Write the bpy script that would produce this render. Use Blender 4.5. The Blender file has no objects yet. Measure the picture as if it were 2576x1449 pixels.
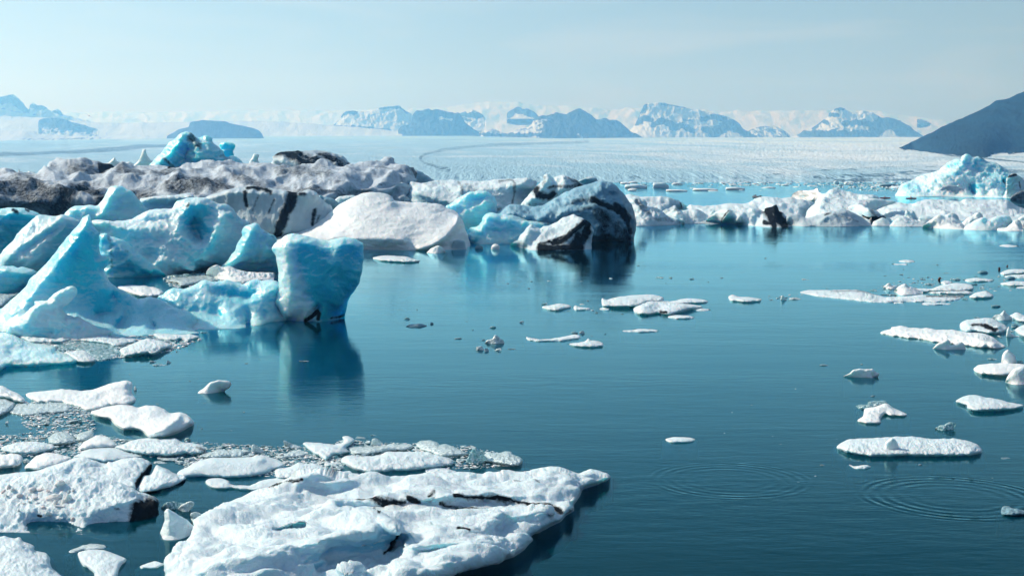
import bpy, math, random
import numpy as np

# ---------------------------------------------------------------- scene, camera, sky, sun
scene = bpy.context.scene
CAM_H, F, HY = 12.0, 3400.0, 425.0           # camera height (m), focal length and horizon row of a 2576 px wide frame
PITCH = math.atan((724.5 - HY) / F)
cam_d = bpy.data.cameras.new("camera")
cam = bpy.data.objects.new("camera", cam_d)
scene.collection.objects.link(cam)
cam.location = (0, 0, CAM_H)
cam.rotation_euler = (math.pi / 2 - PITCH, 0, 0)
cam_d.sensor_width = 36.0
cam_d.lens = 36.0 * F / 2576.0
cam_d.clip_start = 0.5
cam_d.clip_end = 60000
scene.camera = cam

SUN_AZ, SUN_EL = math.radians(-68), math.radians(35)   # azimuth from the view direction, left negative
S = (math.sin(SUN_AZ) * math.cos(SUN_EL), math.cos(SUN_AZ) * math.cos(SUN_EL), math.sin(SUN_EL))
sun_d = bpy.data.lights.new("sun", 'SUN')
sun_d.energy = 4.5
sun_d.angle = math.radians(0.53)
sun_d.color = (1.0, 0.972, 0.945)
sun = bpy.data.objects.new("sun", sun_d)
scene.collection.objects.link(sun)
from mathutils import Vector
sun.rotation_euler = Vector(S).to_track_quat('Z', 'Y').to_euler()
sun.location = (-60, 30, 90)

world = bpy.data.worlds.new("World")
scene.world = world
world.use_nodes = True
wt = world.node_tree
wt.nodes.clear()
N, Lk = wt.nodes.new, wt.links.new
w_out = N('ShaderNodeOutputWorld')
w_bg = N('ShaderNodeBackground')
w_bg.inputs['Strength'].default_value = 0.088
sky = N('ShaderNodeTexSky')
sky.sky_type = 'NISHITA'
sky.sun_disc = False
sky.sun_elevation = SUN_EL
sky.sun_rotation = SUN_AZ
sky.altitude = 0
sky.air_density = 1.0
sky.dust_density = 1.5
sky.ozone_density = 2.2
tint = N('ShaderNodeMix'); tint.data_type = 'RGBA'; tint.blend_type = 'MULTIPLY'
tint.inputs[0].default_value = 1.0
tint.inputs[7].default_value = (0.90, 0.955, 0.965, 1)
Lk(sky.outputs[0], tint.inputs[6])
# thin high cloud streaks
tc = N('ShaderNodeTexCoord')
mp = N('ShaderNodeMapping')
mp.inputs['Scale'].default_value = (3.2, 3.2, 22)
mp.inputs['Rotation'].default_value = (0, math.radians(4), 0)
nz = N('ShaderNodeTexNoise'); nz.inputs['Scale'].default_value = 1.6; nz.inputs['Detail'].default_value = 7
nz.inputs['Distortion'].default_value = 0.6
cr = N('ShaderNodeMapRange'); cr.inputs[1].default_value = 0.50; cr.inputs[2].default_value = 0.80
cr.inputs[3].default_value = 0.0; cr.inputs[4].default_value = 0.45
cl = N('ShaderNodeMix'); cl.data_type = 'RGBA'
cl.inputs[7].default_value = (6.6, 7.4, 7.6, 1)
Lk(tc.outputs['Generated'], mp.inputs[0]); Lk(mp.outputs[0], nz.inputs['Vector'])
Lk(nz.outputs[0], cr.inputs[0]); Lk(cr.outputs[0], cl.inputs[0])
Lk(tint.outputs[2], cl.inputs[6]); Lk(cl.outputs[2], w_bg.inputs['Color'])
Lk(w_bg.outputs[0], w_out.inputs['Surface'])

scene.view_settings.view_transform = 'Standard'
scene.view_settings.look = 'None'
scene.view_settings.gamma = 1
scene.view_settings.exposure = 0.27
scene.view_settings.use_curve_mapping = False
scene.render.engine = 'CYCLES'
cy = scene.cycles
cy.use_denoising = True
cy.max_bounces = 8
cy.diffuse_bounces = 3
cy.glossy_bounces = 3
cy.transmission_bounces = 4
cy.transparent_max_bounces = 12
cy.volume_bounces = 1
cy.sample_clamp_indirect = 6
cy.caustics_reflective = False
cy.caustics_refractive = False

# ---------------------------------------------------------------- pixel <-> place
ZONES = {'S': (0, 0, 1), 'A': (0, 322.3, .2502), 'B': (515.7, 322.3, .2502), 'C': (1031.4, 322.3, .2502),
         'D': (1547, 322.3, .2502), 'E': (1931.2, 193.4, .2502), 'F': (0, 547.9, .2502), 'G': (515.7, 547.9, .2502),
         'I': (0, 838, .2502), 'J': (0, 1086.2, .2502), 'K': (386.8, 1031.4, .2878), 'L': (966.9, 1031.4, .2878),
         'M': (1931.2, 1086.2, .2502), 'N': (1931.2, 805.8, .2502), 'O': (1931.2, 612.4, .2502),
         'P': (1160.3, 612.4, .2758), 'Q': (2127.3, 419, .17417), 'R': (1547, 425.5, .17517),
         'U': (805.8, 245, .3503), 'V': (0, 212.7, .3253), 'X': (1547, 245, .3253)}
cp, sp = math.cos(PITCH), math.sin(PITCH)

def ray(px, py):
    """direction of the view ray, scaled so that its y (ground distance) component is 1"""
    a = (np.asarray(px, float) - 1288.0) / F
    b = (724.5 - np.asarray(py, float)) / F
    dy = cp + b * sp
    dz = -sp + b * cp
    return a / dy, dz / dy

def ground(py):
    return -CAM_H / ray(0, py)[1]

def zt(zone, pts):
    x0, y0, s = ZONES[zone]
    return [(x0 + p[0] * s, y0 + p[1] * s) + tuple(p[2:]) for p in pts]

def catmull(P, closed=False, step=5.0):
    P = np.array(P, float)
    n = len(P)
    if n < 3:
        closed = False
    out = []
    segs = n if closed else n - 1
    for i in range(segs):
        p1, p2 = P[i], P[(i + 1) % n]
        p0 = P[i - 1] if (closed or i > 0) else p1
        p3 = P[(i + 2) % n] if (closed or i + 2 < n) else p2
        k = max(2, int(np.hypot(*(p2 - p1)[:2]) / step) + 1)
        for t in np.linspace(0, 1, k, endpoint=False):
            m1, m2 = (p2 - p0) * .42, (p3 - p1) * .42
            t2, t3 = t * t, t ** 3
            out.append((2*t3-3*t2+1)*p1 + (t3-2*t2+t)*m1 + (-2*t3+3*t2)*p2 + (t3-t2)*m2)
    if not closed:
        out.append(P[-1])
    return np.array(out)

# ---------------------------------------------------------------- noise
_r = np.random.RandomState(7)
_PERM = np.concatenate([_r.permutation(256)] * 3)
_G = _r.normal(size=(256, 3)); _G /= np.linalg.norm(_G, axis=1)[:, None]

def pnoise(x, y, z):
    xi, yi, zi = np.floor(x).astype(int), np.floor(y).astype(int), np.floor(z).astype(int)
    xf, yf, zf = x - xi, y - yi, z - zi
    u, v, w = [t*t*t*(t*(t*6-15)+10) for t in (xf, yf, zf)]
    res = 0
    for dx in (0, 1):
        for dy in (0, 1):
            for dz in (0, 1):
                h = _PERM[_PERM[_PERM[(xi+dx) & 255] + ((yi+dy) & 255)] + ((zi+dz) & 255)] & 255
                g = _G[h]
                d = g[..., 0]*(xf-dx) + g[..., 1]*(yf-dy) + g[..., 2]*(zf-dz)
                wgt = (u if dx else 1-u) * (v if dy else 1-v) * (w if dz else 1-w)
                res = res + wgt * d
    return res * 1.6

def fbm(P, wl, octs=3, gain=.5, seed=0, ridged=False):
    s, a, t = 0, 1.0, 0
    for o in range(octs):
        q = P / (wl / 2**o)
        n = pnoise(q[..., 0]+seed*17.3+o*5.1, q[..., 1]+seed*7.7, q[..., 2]+o*3.3)
        if ridged == 1:
            n = 0.45 - np.abs(n) * 1.6
        elif ridged == 2:
            n = np.minimum(np.abs(n) * 1.9, 1.1) - .45
        s = s + a * n; t += a; a *= gain
    return s / t

# ---------------------------------------------------------------- 2-D helpers
def inside(px, py, poly):
    r = np.zeros(px.shape, bool)
    x1, y1 = poly[:, 0], poly[:, 1]
    x2, y2 = np.roll(x1, -1), np.roll(y1, -1)
    for a, b, c, d in zip(x1, y1, x2, y2):
        if b == d:
            continue
        k = ((b > py) != (d > py)) & (px < (c - a) * (py - b) / (d - b) + a)
        r ^= k
    return r

def seg_dist(px, py, line, closed=False, cut=1e9):
    """distance to a polyline and nearest point"""
    best = np.full(px.shape, 1e9); bx = px.copy(); by = py.copy()
    n = len(line)
    for i in range(n if closed else n - 1):
        a, b = line[i], line[(i+1) % n]
        dx, dy = b[0]-a[0], b[1]-a[1]
        L = dx*dx + dy*dy + 1e-12
        t = np.clip(((px-a[0])*dx + (py-a[1])*dy)/L, 0, 1)
        qx, qy = a[0]+t*dx, a[1]+t*dy
        d = (px-qx)**2 + (py-qy)**2
        k = d < best
        best = np.where(k, d, best); bx = np.where(k, qx, bx); by = np.where(k, qy, by)
    return np.sqrt(best), bx, by

def membrane(mask, val, fix):
    """Laplace interpolation of fixed values inside mask, coarse to fine"""
    H, W = mask.shape
    if min(H, W) > 12:
        h2, w2 = (H+1)//2, (W+1)//2
        def down(a):
            b = np.zeros((h2*2, w2*2)); b[:H, :W] = a
            return b.reshape(h2, 2, w2, 2).sum((1, 3))
        cf = down(fix.astype(float)); cv = down(np.where(fix, val, 0))
        cm = down(mask.astype(float)) > 0
        c = membrane(cm, np.where(cf > 0, cv/np.maximum(cf, 1), 0), cf > 0)
        u = np.repeat(np.repeat(c, 2, 0), 2, 1)[:H, :W]
        it = 26
    else:
        u = np.full((H, W), val[fix].mean() if fix.any() else 0.0)
        it = 150
    m = np.pad(mask.astype(float), 1)
    cnt = m[:-2, 1:-1] + m[2:, 1:-1] + m[1:-1, :-2] + m[1:-1, 2:]
    cnt = np.maximum(cnt, 1e-6)
    u = np.where(fix, val, u)
    for _ in range(it):
        p = np.pad(u * mask, 1)
        v = (p[:-2, 1:-1] + p[2:, 1:-1] + p[1:-1, :-2] + p[1:-1, 2:]) / cnt
        u = np.where(fix, val, np.where(cnt > .5, v, u))
    return u

def blur(mask, u, n):
    m = mask.astype(float)
    mp_ = np.pad(m, 1)
    c = m*2 + mp_[:-2, 1:-1] + mp_[2:, 1:-1] + mp_[1:-1, :-2] + mp_[1:-1, 2:]
    for _ in range(n):
        p = np.pad(u*m, 1)
        u = np.where(mask, (u*m*2 + p[:-2, 1:-1] + p[2:, 1:-1] + p[1:-1, :-2] + p[1:-1, 2:]) / np.maximum(c, 1e-6), u)
    return u

# ---------------------------------------------------------------- mesh making
def new_mesh(name, V, quads, tris=None, mat=None, attrs=None, smooth=True):
    me = bpy.data.meshes.new(name)
    V = np.asarray(V, np.float32)
    q = np.asarray(quads, np.int32).reshape(-1, 4)
    t = np.asarray(tris if tris is not None else [], np.int32).reshape(-1, 3)
    me.vertices.add(len(V)); me.vertices.foreach_set('co', V.ravel())
    me.loops.add(q.size + t.size)
    me.loops.foreach_set('vertex_index', np.concatenate([q.ravel(), t.ravel()]))
    me.polygons.add(len(q) + len(t))
    st = np.concatenate([np.arange(len(q))*4, q.size + np.arange(len(t))*3]).astype(np.int32)
    me.polygons.foreach_set('loop_start', st)
    me.polygons.foreach_set('use_smooth', np.full(len(st), smooth))
    me.update(calc_edges=True)
    me.validate()
    for k, a in (attrs or {}).items():
        at = me.attributes.new(k, 'FLOAT', 'POINT')
        if len(a) == len(me.vertices):
            at.data.foreach_set('value', np.asarray(a, np.float32))
    if mat:
        me.materials.append(mat)
    return me

def put(name, me, label=None, cat=None, group=None, kind=None, parent=None, grain=None, loc=None):
    o = bpy.data.objects.new(name, me)
    scene.collection.objects.link(o)
    if label: o['label'] = label
    if cat: o['category'] = cat
    if group: o['group'] = group
    if kind: o['kind'] = kind
    if parent: o.parent = parent
    if grain: o['grain'] = float(grain)
    if loc is not None: o.location = loc
    return o

SURF = {}     # surfaces that carry other things

def relief(name, label, zone, outline, base=None, mode='Y', Y0=None, curves=(), sd=0.0, th=None, r=14.0, step=2.6,
           noise=((60, 5, 1), (16, 1.2, 0)), mat='ice', dirt=(), blue=(), b0=0.0, d0=0.0, edge_h=0.3, smooth=3,
           cat='iceberg', group=None, kind=None, seed=None, flare=-.05, edge_noise=1.0, Yfun=None, depth=1.2, close=True, tol=1.025):
    """mode 'Y': an upright berg: outline = its top from left to right, base = its waterline; curves carry a depth
    offset in px-sized metres. mode 'z': a low floe: outline closed, curves carry heights in metres."""
    seed = seed if seed is not None else (sum(ord(c) * (i+1) for i, c in enumerate(label or name)) % 97)
    rnd = np.random.RandomState(seed)
    gy = Yfun or ground
    if mode == 'Y':
        top = zt(zone, outline)
        top = [p if len(p) > 2 else p + (sd,) for p in top]
        if Y0 is None:
            Y0 = float(np.mean([gy(p[1]) for p in zt(zone, base)]))
        m = Y0 / F
        if base is None:
            yb = HY + CAM_H * F / Y0
            bs = [(top[0][0], yb), (top[-1][0], yb)]
        else:
            bs = zt(zone, base)
        topc = catmull(top, step=4)
        basec = catmull([p[:2] for p in bs], step=6)
        if base is not None and Yfun is None:      # depths are measured from the berg's own waterline
            o_ = np.argsort(basec[:, 0]); bx_, by_ = basec[o_, 0], gy(basec[o_, 1])
            ref = lambda x: Y0 + np.maximum(0, np.interp(x, bx_, by_) - Y0*tol)
        else:
            ref = lambda x: Y0
        k = len(topc)
        nn = rnd.normal(size=(k, 2)) * edge_noise
        for _ in range(2): nn[1:-1] = (nn[:-2] + nn[1:-1]*2 + nn[2:]) / 4
        nn[0] = nn[-1] = 0
        topc[:, :2] += nn
        poly = np.vstack([topc[:, :2], basec[::-1]])
    else:
        pts = [p[:2] for p in zt(zone, outline)]
        poly = catmull(pts, closed=True, step=4)
        nn = rnd.normal(size=poly.shape) * edge_noise
        for _ in range(2): nn = (np.roll(nn, 1, 0) + nn*2 + np.roll(nn, -1, 0)) / 4
        poly = poly + nn
        if Y0 is None:
            Y0 = float(gy(poly[:, 1].mean()))
        m = Y0 / F
    x0, y0 = poly.min(0) - step*2; x1, y1 = poly.max(0) + step*2
    W, H = int((x1-x0)/step) + 2, int((y1-y0)/step) + 2
    gx, gyy = np.meshgrid(x0 + np.arange(W)*step, y0 + np.arange(H)*step)
    cin = inside(gx[:-1, :-1] + step/2, gyy[:-1, :-1] + step/2, poly)
    if not cin.any():
        return None
    vm = np.zeros((H, W), bool)
    for a in (slice(0, -1), slice(1, None)):
        for b in (slice(0, -1), slice(1, None)):
            vm[a, b] |= cin
    val = np.zeros((H, W)); fix = np.zeros((H, W), bool); acc = np.zeros((H, W)); cnt = np.zeros((H, W))
    def raster(line, v):
        line = np.asarray(line); out = []
        for i in range(len(line)-1):
            n = max(2, int(np.hypot(*(line[i+1]-line[i])[:2]) / (step*.5)))
            t = np.linspace(0, 1, n)[:, None]
            out.append(np.hstack([line[i][:2]*(1-t) + line[i+1][:2]*t, v[i]*(1-t) + v[i+1]*t]))
        o = np.vstack(out)
        ix = np.clip(np.round((o[:, 0]-x0)/step).astype(int), 0, W-1); iy = np.clip(np.round((o[:, 1]-y0)/step).astype(int), 0, H-1)
        np.add.at(acc, (iy, ix), o[:, 2]); np.add.at(cnt, (iy, ix), 1)
    if mode == 'Y':
        raster(topc, ref(topc[:, 0]) + topc[:, 2]*m)
        raster(basec, gy(basec[:, 1]))
        for c in curves:
            c = catmull(zt(zone, c), step=6)
            raster(c, ref(c[:, 0]) + c[:, 2]*m)
    else:
        cl_ = np.vstack([poly, poly[:1]])
        raster(cl_, np.full(len(cl_), edge_h))
        for c in curves:
            c = catmull(zt(zone, c), step=6)
            raster(c, c[:, 2])
    fix = (cnt > 0)
    val = np.where(fix, acc/np.maximum(cnt, 1), 0)
    dil = vm.copy(); 
    dil[1:] |= vm[:-1]; dil[:-1] |= vm[1:]; dil[:, 1:] |= vm[:, :-1]; dil[:, :-1] |= vm[:, 1:]
    u = membrane(dil, val, fix & dil)
    u = blur(dil, u, smooth)
    ids = np.full((H, W), -1); ids[vm] = np.arange(vm.sum())
    px, py, fld = gx[vm].copy(), gyy[vm].copy(), u[vm]
    q = np.stack([ids[:-1, :-1][cin], ids[1:, :-1][cin], ids[1:, 1:][cin], ids[:-1, 1:][cin]], 1)
    # boundary edges, directed
    e = np.concatenate([q[:, [0, 1]], q[:, [1, 2]], q[:, [2, 3]], q[:, [3, 0]]])
    n = len(px)
    key, rev = e[:, 0].astype(np.int64)*n + e[:, 1], e[:, 1].astype(np.int64)*n + e[:, 0]
    be = e[~np.isin(key, rev)]
    bv = np.zeros(n, bool); bv[be.ravel()] = True
    if mode == 'Y':
        sil = topc[:, :2]
    else:
        sil = np.vstack([poly, poly[:1]])
    dt, sx, sy = seg_dist(px, py, sil)
    if mode == 'Y':
        db, qx, qy = seg_dist(px, py, basec)
        isbase = bv & (db < dt)
        isb_all = isbase
        sx = np.where(isbase, qx, sx); sy = np.where(isbase, qy, sy)
    px = np.where(bv, sx, px); py = np.where(bv, sy, py)
    dt = np.where(bv & (~isbase if mode == 'Y' else True), 0, dt)
    t = np.clip(dt / r, 0, 1)
    prof = np.sqrt(np.maximum(0, 1 - (1-t)**2))
    if mode == 'Y':
        Yv = fld + (1 - prof) * r * m * 0.9
        Yv = np.where(isbase, gy(py), Yv)
    else:
        z = fld * prof
        z = np.where(bv, 0, z)
        a, b = ray(px, py)
        Yv = (z - CAM_H) / b if Yfun is None else fld
    a, b = ray(px, py)
    V = np.stack([a*Yv, Yv, CAM_H + b*Yv], 1)
    # displacement along normals
    nrm = np.zeros((n, 3))
    d1, d2 = V[q[:, 2]] - V[q[:, 0]], V[q[:, 3]] - V[q[:, 1]]
    fn = np.cross(d1, d2)
    for k in range(4): np.add.at(nrm, q[:, k], fn)
    nrm /= np.linalg.norm(nrm, axis=1)[:, None] + 1e-12
    if nrm[:, 1].mean() > 0 and mode == 'Y': nrm = -nrm
    att = np.clip(dt / (r*.7), 0, 1) if mode == 'z' else np.clip(np.minimum(dt / (r*.5) + .25, db / 12.0), 0, 1)
    # px-space coordinates scaled to metres keep the relief's grain even on faces seen edge-on
    Pn = np.stack([V[:, 0], V[:, 1]*.55, V[:, 2]*1.25], 1) / m
    disp = np.zeros(n)
    for k, nz_ in enumerate(noise):
        wl, amp, kind_ = nz_[:3]
        rid = kind_
        st = nz_[3] if len(nz_) > 3 else (1, 1, 1)
        disp += amp * 1.6 * fbm(Pn / np.array(st), wl, 3, .5, seed + k*11, rid)
    V += nrm * (disp * att * m)[:, None]
    if mode == 'z' and Yfun is None:
        V[:, 2] = np.where(bv, 0, np.maximum(V[:, 2], 0.02))
    cols = {'dirt': np.full(n, float(d0)), 'blue': np.full(n, float(b0))}
    wob = fbm(np.stack([px, py, px*0], 1), 26, 3, .6, seed+5) * 10
    for nm, strokes in (('dirt', dirt), ('blue', blue)):
        for s_ in strokes:
            pts_, w_, st_ = s_
            ln = catmull(zt(zone, pts_), step=6)
            d, _, _ = seg_dist(px, py, ln)
            v = np.clip(1.25 - .8*(d + wob*min(1, w_/24)) / w_, 0, 1) * st_
            cols[nm] = np.maximum(cols[nm], v) if st_ > 0 else cols[nm] + v
    SURF[name + '|' + (label or '')] = (px, py, V)
    verts = [V]; quads = [q]; tris = []
    cd, cb = [cols['dirt']], [cols['blue']]
    if close:
        be_s = be if mode == 'z' else be[isb_all[be[:, 0]] & isb_all[be[:, 1]]]
        sv = np.unique(be_s)
        if mode == 'Y':
            if th is None: th = 0.6 * (px.max()-px.min())
            dtt = np.clip(dt / max(r*2.2, 30), 0, 1)
            pr = np.sqrt(np.maximum(0, 1-(1-dtt)**2))
            Yb = Yv + th*m*pr + np.where(isbase, th*m*.6, 0)
            Vb = np.stack([a*Yb, Yb, CAM_H + b*Yb], 1)
            Vb[:, 2] = np.where(Vb[:, 2] > 0, Vb[:, 2]*(1-.12*pr), Vb[:, 2])
            silv = bv & ~isbase
            Vb[silv] = V[silv]
            quads.append(q[:, ::-1] + n); verts.append(Vb); cd.append(cols['dirt']*.6); cb.append(cols['blue'])
            off = 2*n
        else:
            off = n
        if len(sv):
            mp1 = np.full(n, -1); mp1[sv] = np.arange(len(sv)) + off
            mp2 = np.where(mp1 >= 0, mp1 + len(sv), -1)
            if mode == 'Y':
                out = np.tile([[0, -1.0]], (len(sv), 1))
            else:
                c = V[:, :2].mean(0); out = V[sv][:, :2] - c
                out /= np.linalg.norm(out, axis=1)[:, None] + 1e-9
            A1 = V[sv].copy(); A1[:, :2] += out*flare; A1[:, 2] = -min(.08, .1*depth)
            A2 = V[sv].copy(); A2[:, :2] += out*flare*1.1; A2[:, 2] = -depth
            if Yfun is not None:
                A1[:, 2] = V[sv][:, 2] - .2*m; A2[:, 2] = V[sv][:, 2] - .4*m
            verts += [A1, A2]; cd += [cols['dirt'][sv]]*2; cb += [np.maximum(cols['blue'][sv], .5)]*2
            quads.append(np.stack([be_s[:, 1], be_s[:, 0], mp1[be_s[:, 0]], mp1[be_s[:, 1]]], 1))
            quads.append(np.stack([mp1[be_s[:, 1]], mp1[be_s[:, 0]], mp2[be_s[:, 0]], mp2[be_s[:, 1]]], 1))
            if mode == 'z':
                verts.append(np.array([[*V[:, :2].mean(0), -depth]])); cd.append([0]); cb.append([.5])
                ci = off + 2*len(sv)
                tris = np.stack([mp2[be_s[:, 1]], mp2[be_s[:, 0]], np.full(len(be_s), ci)], 1)
    VV = np.vstack(verts)
    ctr = np.array([VV[:, 0].mean(), VV[:, 1].mean(), 0.0])
    me = new_mesh(name, VV - ctr, np.vstack(quads), tris, MATS[mat] if isinstance(mat, str) else mat,
                  {'dirt': np.concatenate(cd), 'blue': np.concatenate(cb)})
    return put(name, me, label, None if kind else cat, group, kind, grain=m, loc=ctr)

# ---------------------------------------------------------------- materials
MATS = {}
def nodes(mat):
    mat.use_nodes = True
    nt = mat.node_tree; nt.nodes.clear()
    return nt, nt.nodes.new, nt.links.new

def M(nt, op, a, b=None, c=None, clamp=False):
    n = nt.nodes.new('ShaderNodeMath'); n.operation = op; n.use_clamp = clamp
    for i, v in enumerate((a, b, c)):
        if v is None: continue
        if isinstance(v, (int, float)): n.inputs[i].default_value = v
        else: nt.links.new(v, n.inputs[i])
    return n.outputs[0]

def mixc(nt, f, a, b):
    n = nt.nodes.new('ShaderNodeMix'); n.data_type = 'RGBA'
    for s_, v in ((0, f), (6, a), (7, b)):
        if isinstance(v, (int, float)): n.inputs[s_].default_value = v
        elif isinstance(v, tuple): n.inputs[s_].default_value = v + (1,)
        else: nt.links.new(v, n.inputs[s_])
    return n.outputs[2]

def maprange(nt, v, a, b, c=0., d=1.):
    n = nt.nodes.new('ShaderNodeMapRange')
    nt.links.new(v, n.inputs[0])
    for i, x in enumerate((a, b, c, d)): n.inputs[i+1].default_value = x
    return n.outputs[0]

def noise_tex(nt, vec, scale, detail=3, rough=.55, dist=0.):
    n = nt.nodes.new('ShaderNodeTexNoise')
    nt.links.new(vec, n.inputs['Vector'])
    n.inputs['Scale'].default_value = scale; n.inputs['Detail'].default_value = detail
    n.inputs['Roughness'].default_value = rough; n.inputs['Distortion'].default_value = dist
    return n.outputs[0]

def ice_material(name, white=(.74, .86, .89), core=(.03, .54, .72), grey=(.42, .52, .58), dirt_shade_c=(.005, .008, .012),
                 blue_base=0.25, speckle=0.25, sss=0.35, bump=0.5, rough=.42, crust=0.8):
    mat = bpy.data.materials.new(name)
    nt, N, L = nodes(mat)
    out = N('ShaderNodeOutputMaterial'); p = N('ShaderNodeBsdfPrincipled')
    L(p.outputs[0], out.inputs[0])
    tc = N('ShaderNodeTexCoord')
    gr = N('ShaderNodeAttribute'); gr.attribute_type = 'OBJECT'; gr.attribute_name = 'grain'
    vd = N('ShaderNodeVectorMath'); vd.operation = 'SCALE'
    L(tc.outputs['Object'], vd.inputs[0]); L(M(nt, 'DIVIDE', 1.0, M(nt, 'MAXIMUM', gr.outputs['Fac'], .002)), vd.inputs['Scale'])
    P = vd.outputs[0]
    ad = N('ShaderNodeAttribute'); ad.attribute_name = 'dirt'
    ab = N('ShaderNodeAttribute'); ab.attribute_name = 'blue'
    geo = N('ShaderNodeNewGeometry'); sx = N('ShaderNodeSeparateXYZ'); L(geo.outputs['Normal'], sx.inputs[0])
    big = noise_tex(nt, P, 1/70, 4)
    mid = noise_tex(nt, P, 1/14, 4, .6)
    fine = noise_tex(nt, P, 1/4.0, 3, .6)
    # weathered white crust upward, clear blue ice on steep faces also painting in shade
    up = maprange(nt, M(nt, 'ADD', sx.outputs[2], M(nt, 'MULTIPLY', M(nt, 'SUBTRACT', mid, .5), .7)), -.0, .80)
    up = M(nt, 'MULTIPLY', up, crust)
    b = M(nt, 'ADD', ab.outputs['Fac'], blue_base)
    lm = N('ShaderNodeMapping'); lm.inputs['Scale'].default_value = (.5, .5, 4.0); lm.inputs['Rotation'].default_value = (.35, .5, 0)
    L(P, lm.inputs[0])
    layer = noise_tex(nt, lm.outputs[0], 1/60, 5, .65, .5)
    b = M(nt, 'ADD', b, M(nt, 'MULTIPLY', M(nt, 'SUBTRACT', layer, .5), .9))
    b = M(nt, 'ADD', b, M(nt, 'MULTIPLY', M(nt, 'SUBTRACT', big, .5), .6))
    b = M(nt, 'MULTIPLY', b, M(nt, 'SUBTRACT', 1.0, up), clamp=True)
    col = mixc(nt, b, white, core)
    gmask = maprange(nt, noise_tex(nt, P, 1/34, 5, .65, .4), .50, .72)
    col = mixc(nt, M(nt, 'MULTIPLY', gmask, speckle), col, grey)
    # debris bands and painted-in shade, broken up by grain
    dn = noise_tex(nt, P, 1/9, 5, .7, .3)
    dm = maprange(nt, M(nt, 'ADD', ad.outputs['Fac'], M(nt, 'MULTIPLY', M(nt, 'SUBTRACT', dn, .5), .9)), .27, .72)
    dm = M(nt, 'MULTIPLY', dm, maprange(nt, ad.outputs['Fac'], .02, .12))
    col = mixc(nt, M(nt, 'MULTIPLY', dm, .985), col, dirt_shade_c)
    L(col, p.inputs['Base Color'])
    L(maprange(nt, fine, .3, .7, rough-.14, rough+.2), p.inputs['Roughness'])
    p.inputs['IOR'].default_value = 1.31
    p.inputs['Specular IOR Level'].default_value = .55
    L(M(nt, 'MULTIPLY', M(nt, 'SUBTRACT', 1.0, dm), .55), p.inputs['Specular IOR Level'])
    L(M(nt, 'MULTIPLY', M(nt, 'SUBTRACT', 1.0, dm), sss), p.inputs['Subsurface Weight'])
    p.inputs['Subsurface Radius'].default_value = (.08, .72, .95)
    L(M(nt, 'MULTIPLY', gr.outputs['Fac'], 45.0), p.inputs['Subsurface Scale'])
    bn = N('ShaderNodeBump')
    bn.inputs['Strength'].default_value = bump
    L(M(nt, 'MULTIPLY', gr.outputs['Fac'], 3.2), bn.inputs['Distance'])
    grain_ = noise_tex(nt, P, 1/2.2, 2, .6)
    L(M(nt, 'ADD', M(nt, 'ADD', M(nt, 'MULTIPLY', mid, 1.3), M(nt, 'MULTIPLY', fine, .8)), M(nt, 'MULTIPLY', grain_, .45)), bn.inputs['Height'])
    L(bn.outputs[0], p.inputs['Normal'])
    # wet film of melt water that glints on single grains
    L(M(nt, 'MULTIPLY', M(nt, 'SUBTRACT', 1.0, dm), .22 if name != 'dirty' else .08), p.inputs['Coat Weight'])
    p.inputs['Coat Roughness'].default_value = .16
    p.inputs['Coat IOR'].default_value = 1.33
    bc = N('ShaderNodeBump'); bc.inputs['Strength'].default_value = 1.0
    L(M(nt, 'MULTIPLY', gr.outputs['Fac'], 2.6), bc.inputs['Distance'])
    L(M(nt, 'ADD', fine, grain_), bc.inputs['Height']); L(bn.outputs[0], bc.inputs['Normal'])
    L(bc.outputs[0], p.inputs['Coat Normal'])
    MATS[name] = mat
    return mat

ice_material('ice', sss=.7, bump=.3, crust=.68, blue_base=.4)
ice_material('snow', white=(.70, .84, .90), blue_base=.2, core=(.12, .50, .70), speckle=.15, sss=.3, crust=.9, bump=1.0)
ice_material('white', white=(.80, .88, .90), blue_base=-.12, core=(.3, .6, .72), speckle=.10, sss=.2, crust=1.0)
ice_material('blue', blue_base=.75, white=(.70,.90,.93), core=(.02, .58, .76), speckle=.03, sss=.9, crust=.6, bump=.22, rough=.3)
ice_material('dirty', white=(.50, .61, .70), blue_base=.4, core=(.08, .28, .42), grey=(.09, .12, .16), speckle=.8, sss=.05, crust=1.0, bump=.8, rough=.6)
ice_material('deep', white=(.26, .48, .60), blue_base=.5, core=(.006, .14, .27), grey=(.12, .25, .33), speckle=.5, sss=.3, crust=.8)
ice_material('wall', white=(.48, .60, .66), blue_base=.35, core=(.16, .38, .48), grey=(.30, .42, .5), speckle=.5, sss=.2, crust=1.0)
ice_material('darkice', white=(.20, .36, .44), blue_base=.5, core=(.02, .13, .20), grey=(.05, .09, .12), speckle=.7, sss=.2, crust=1.0)

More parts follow.
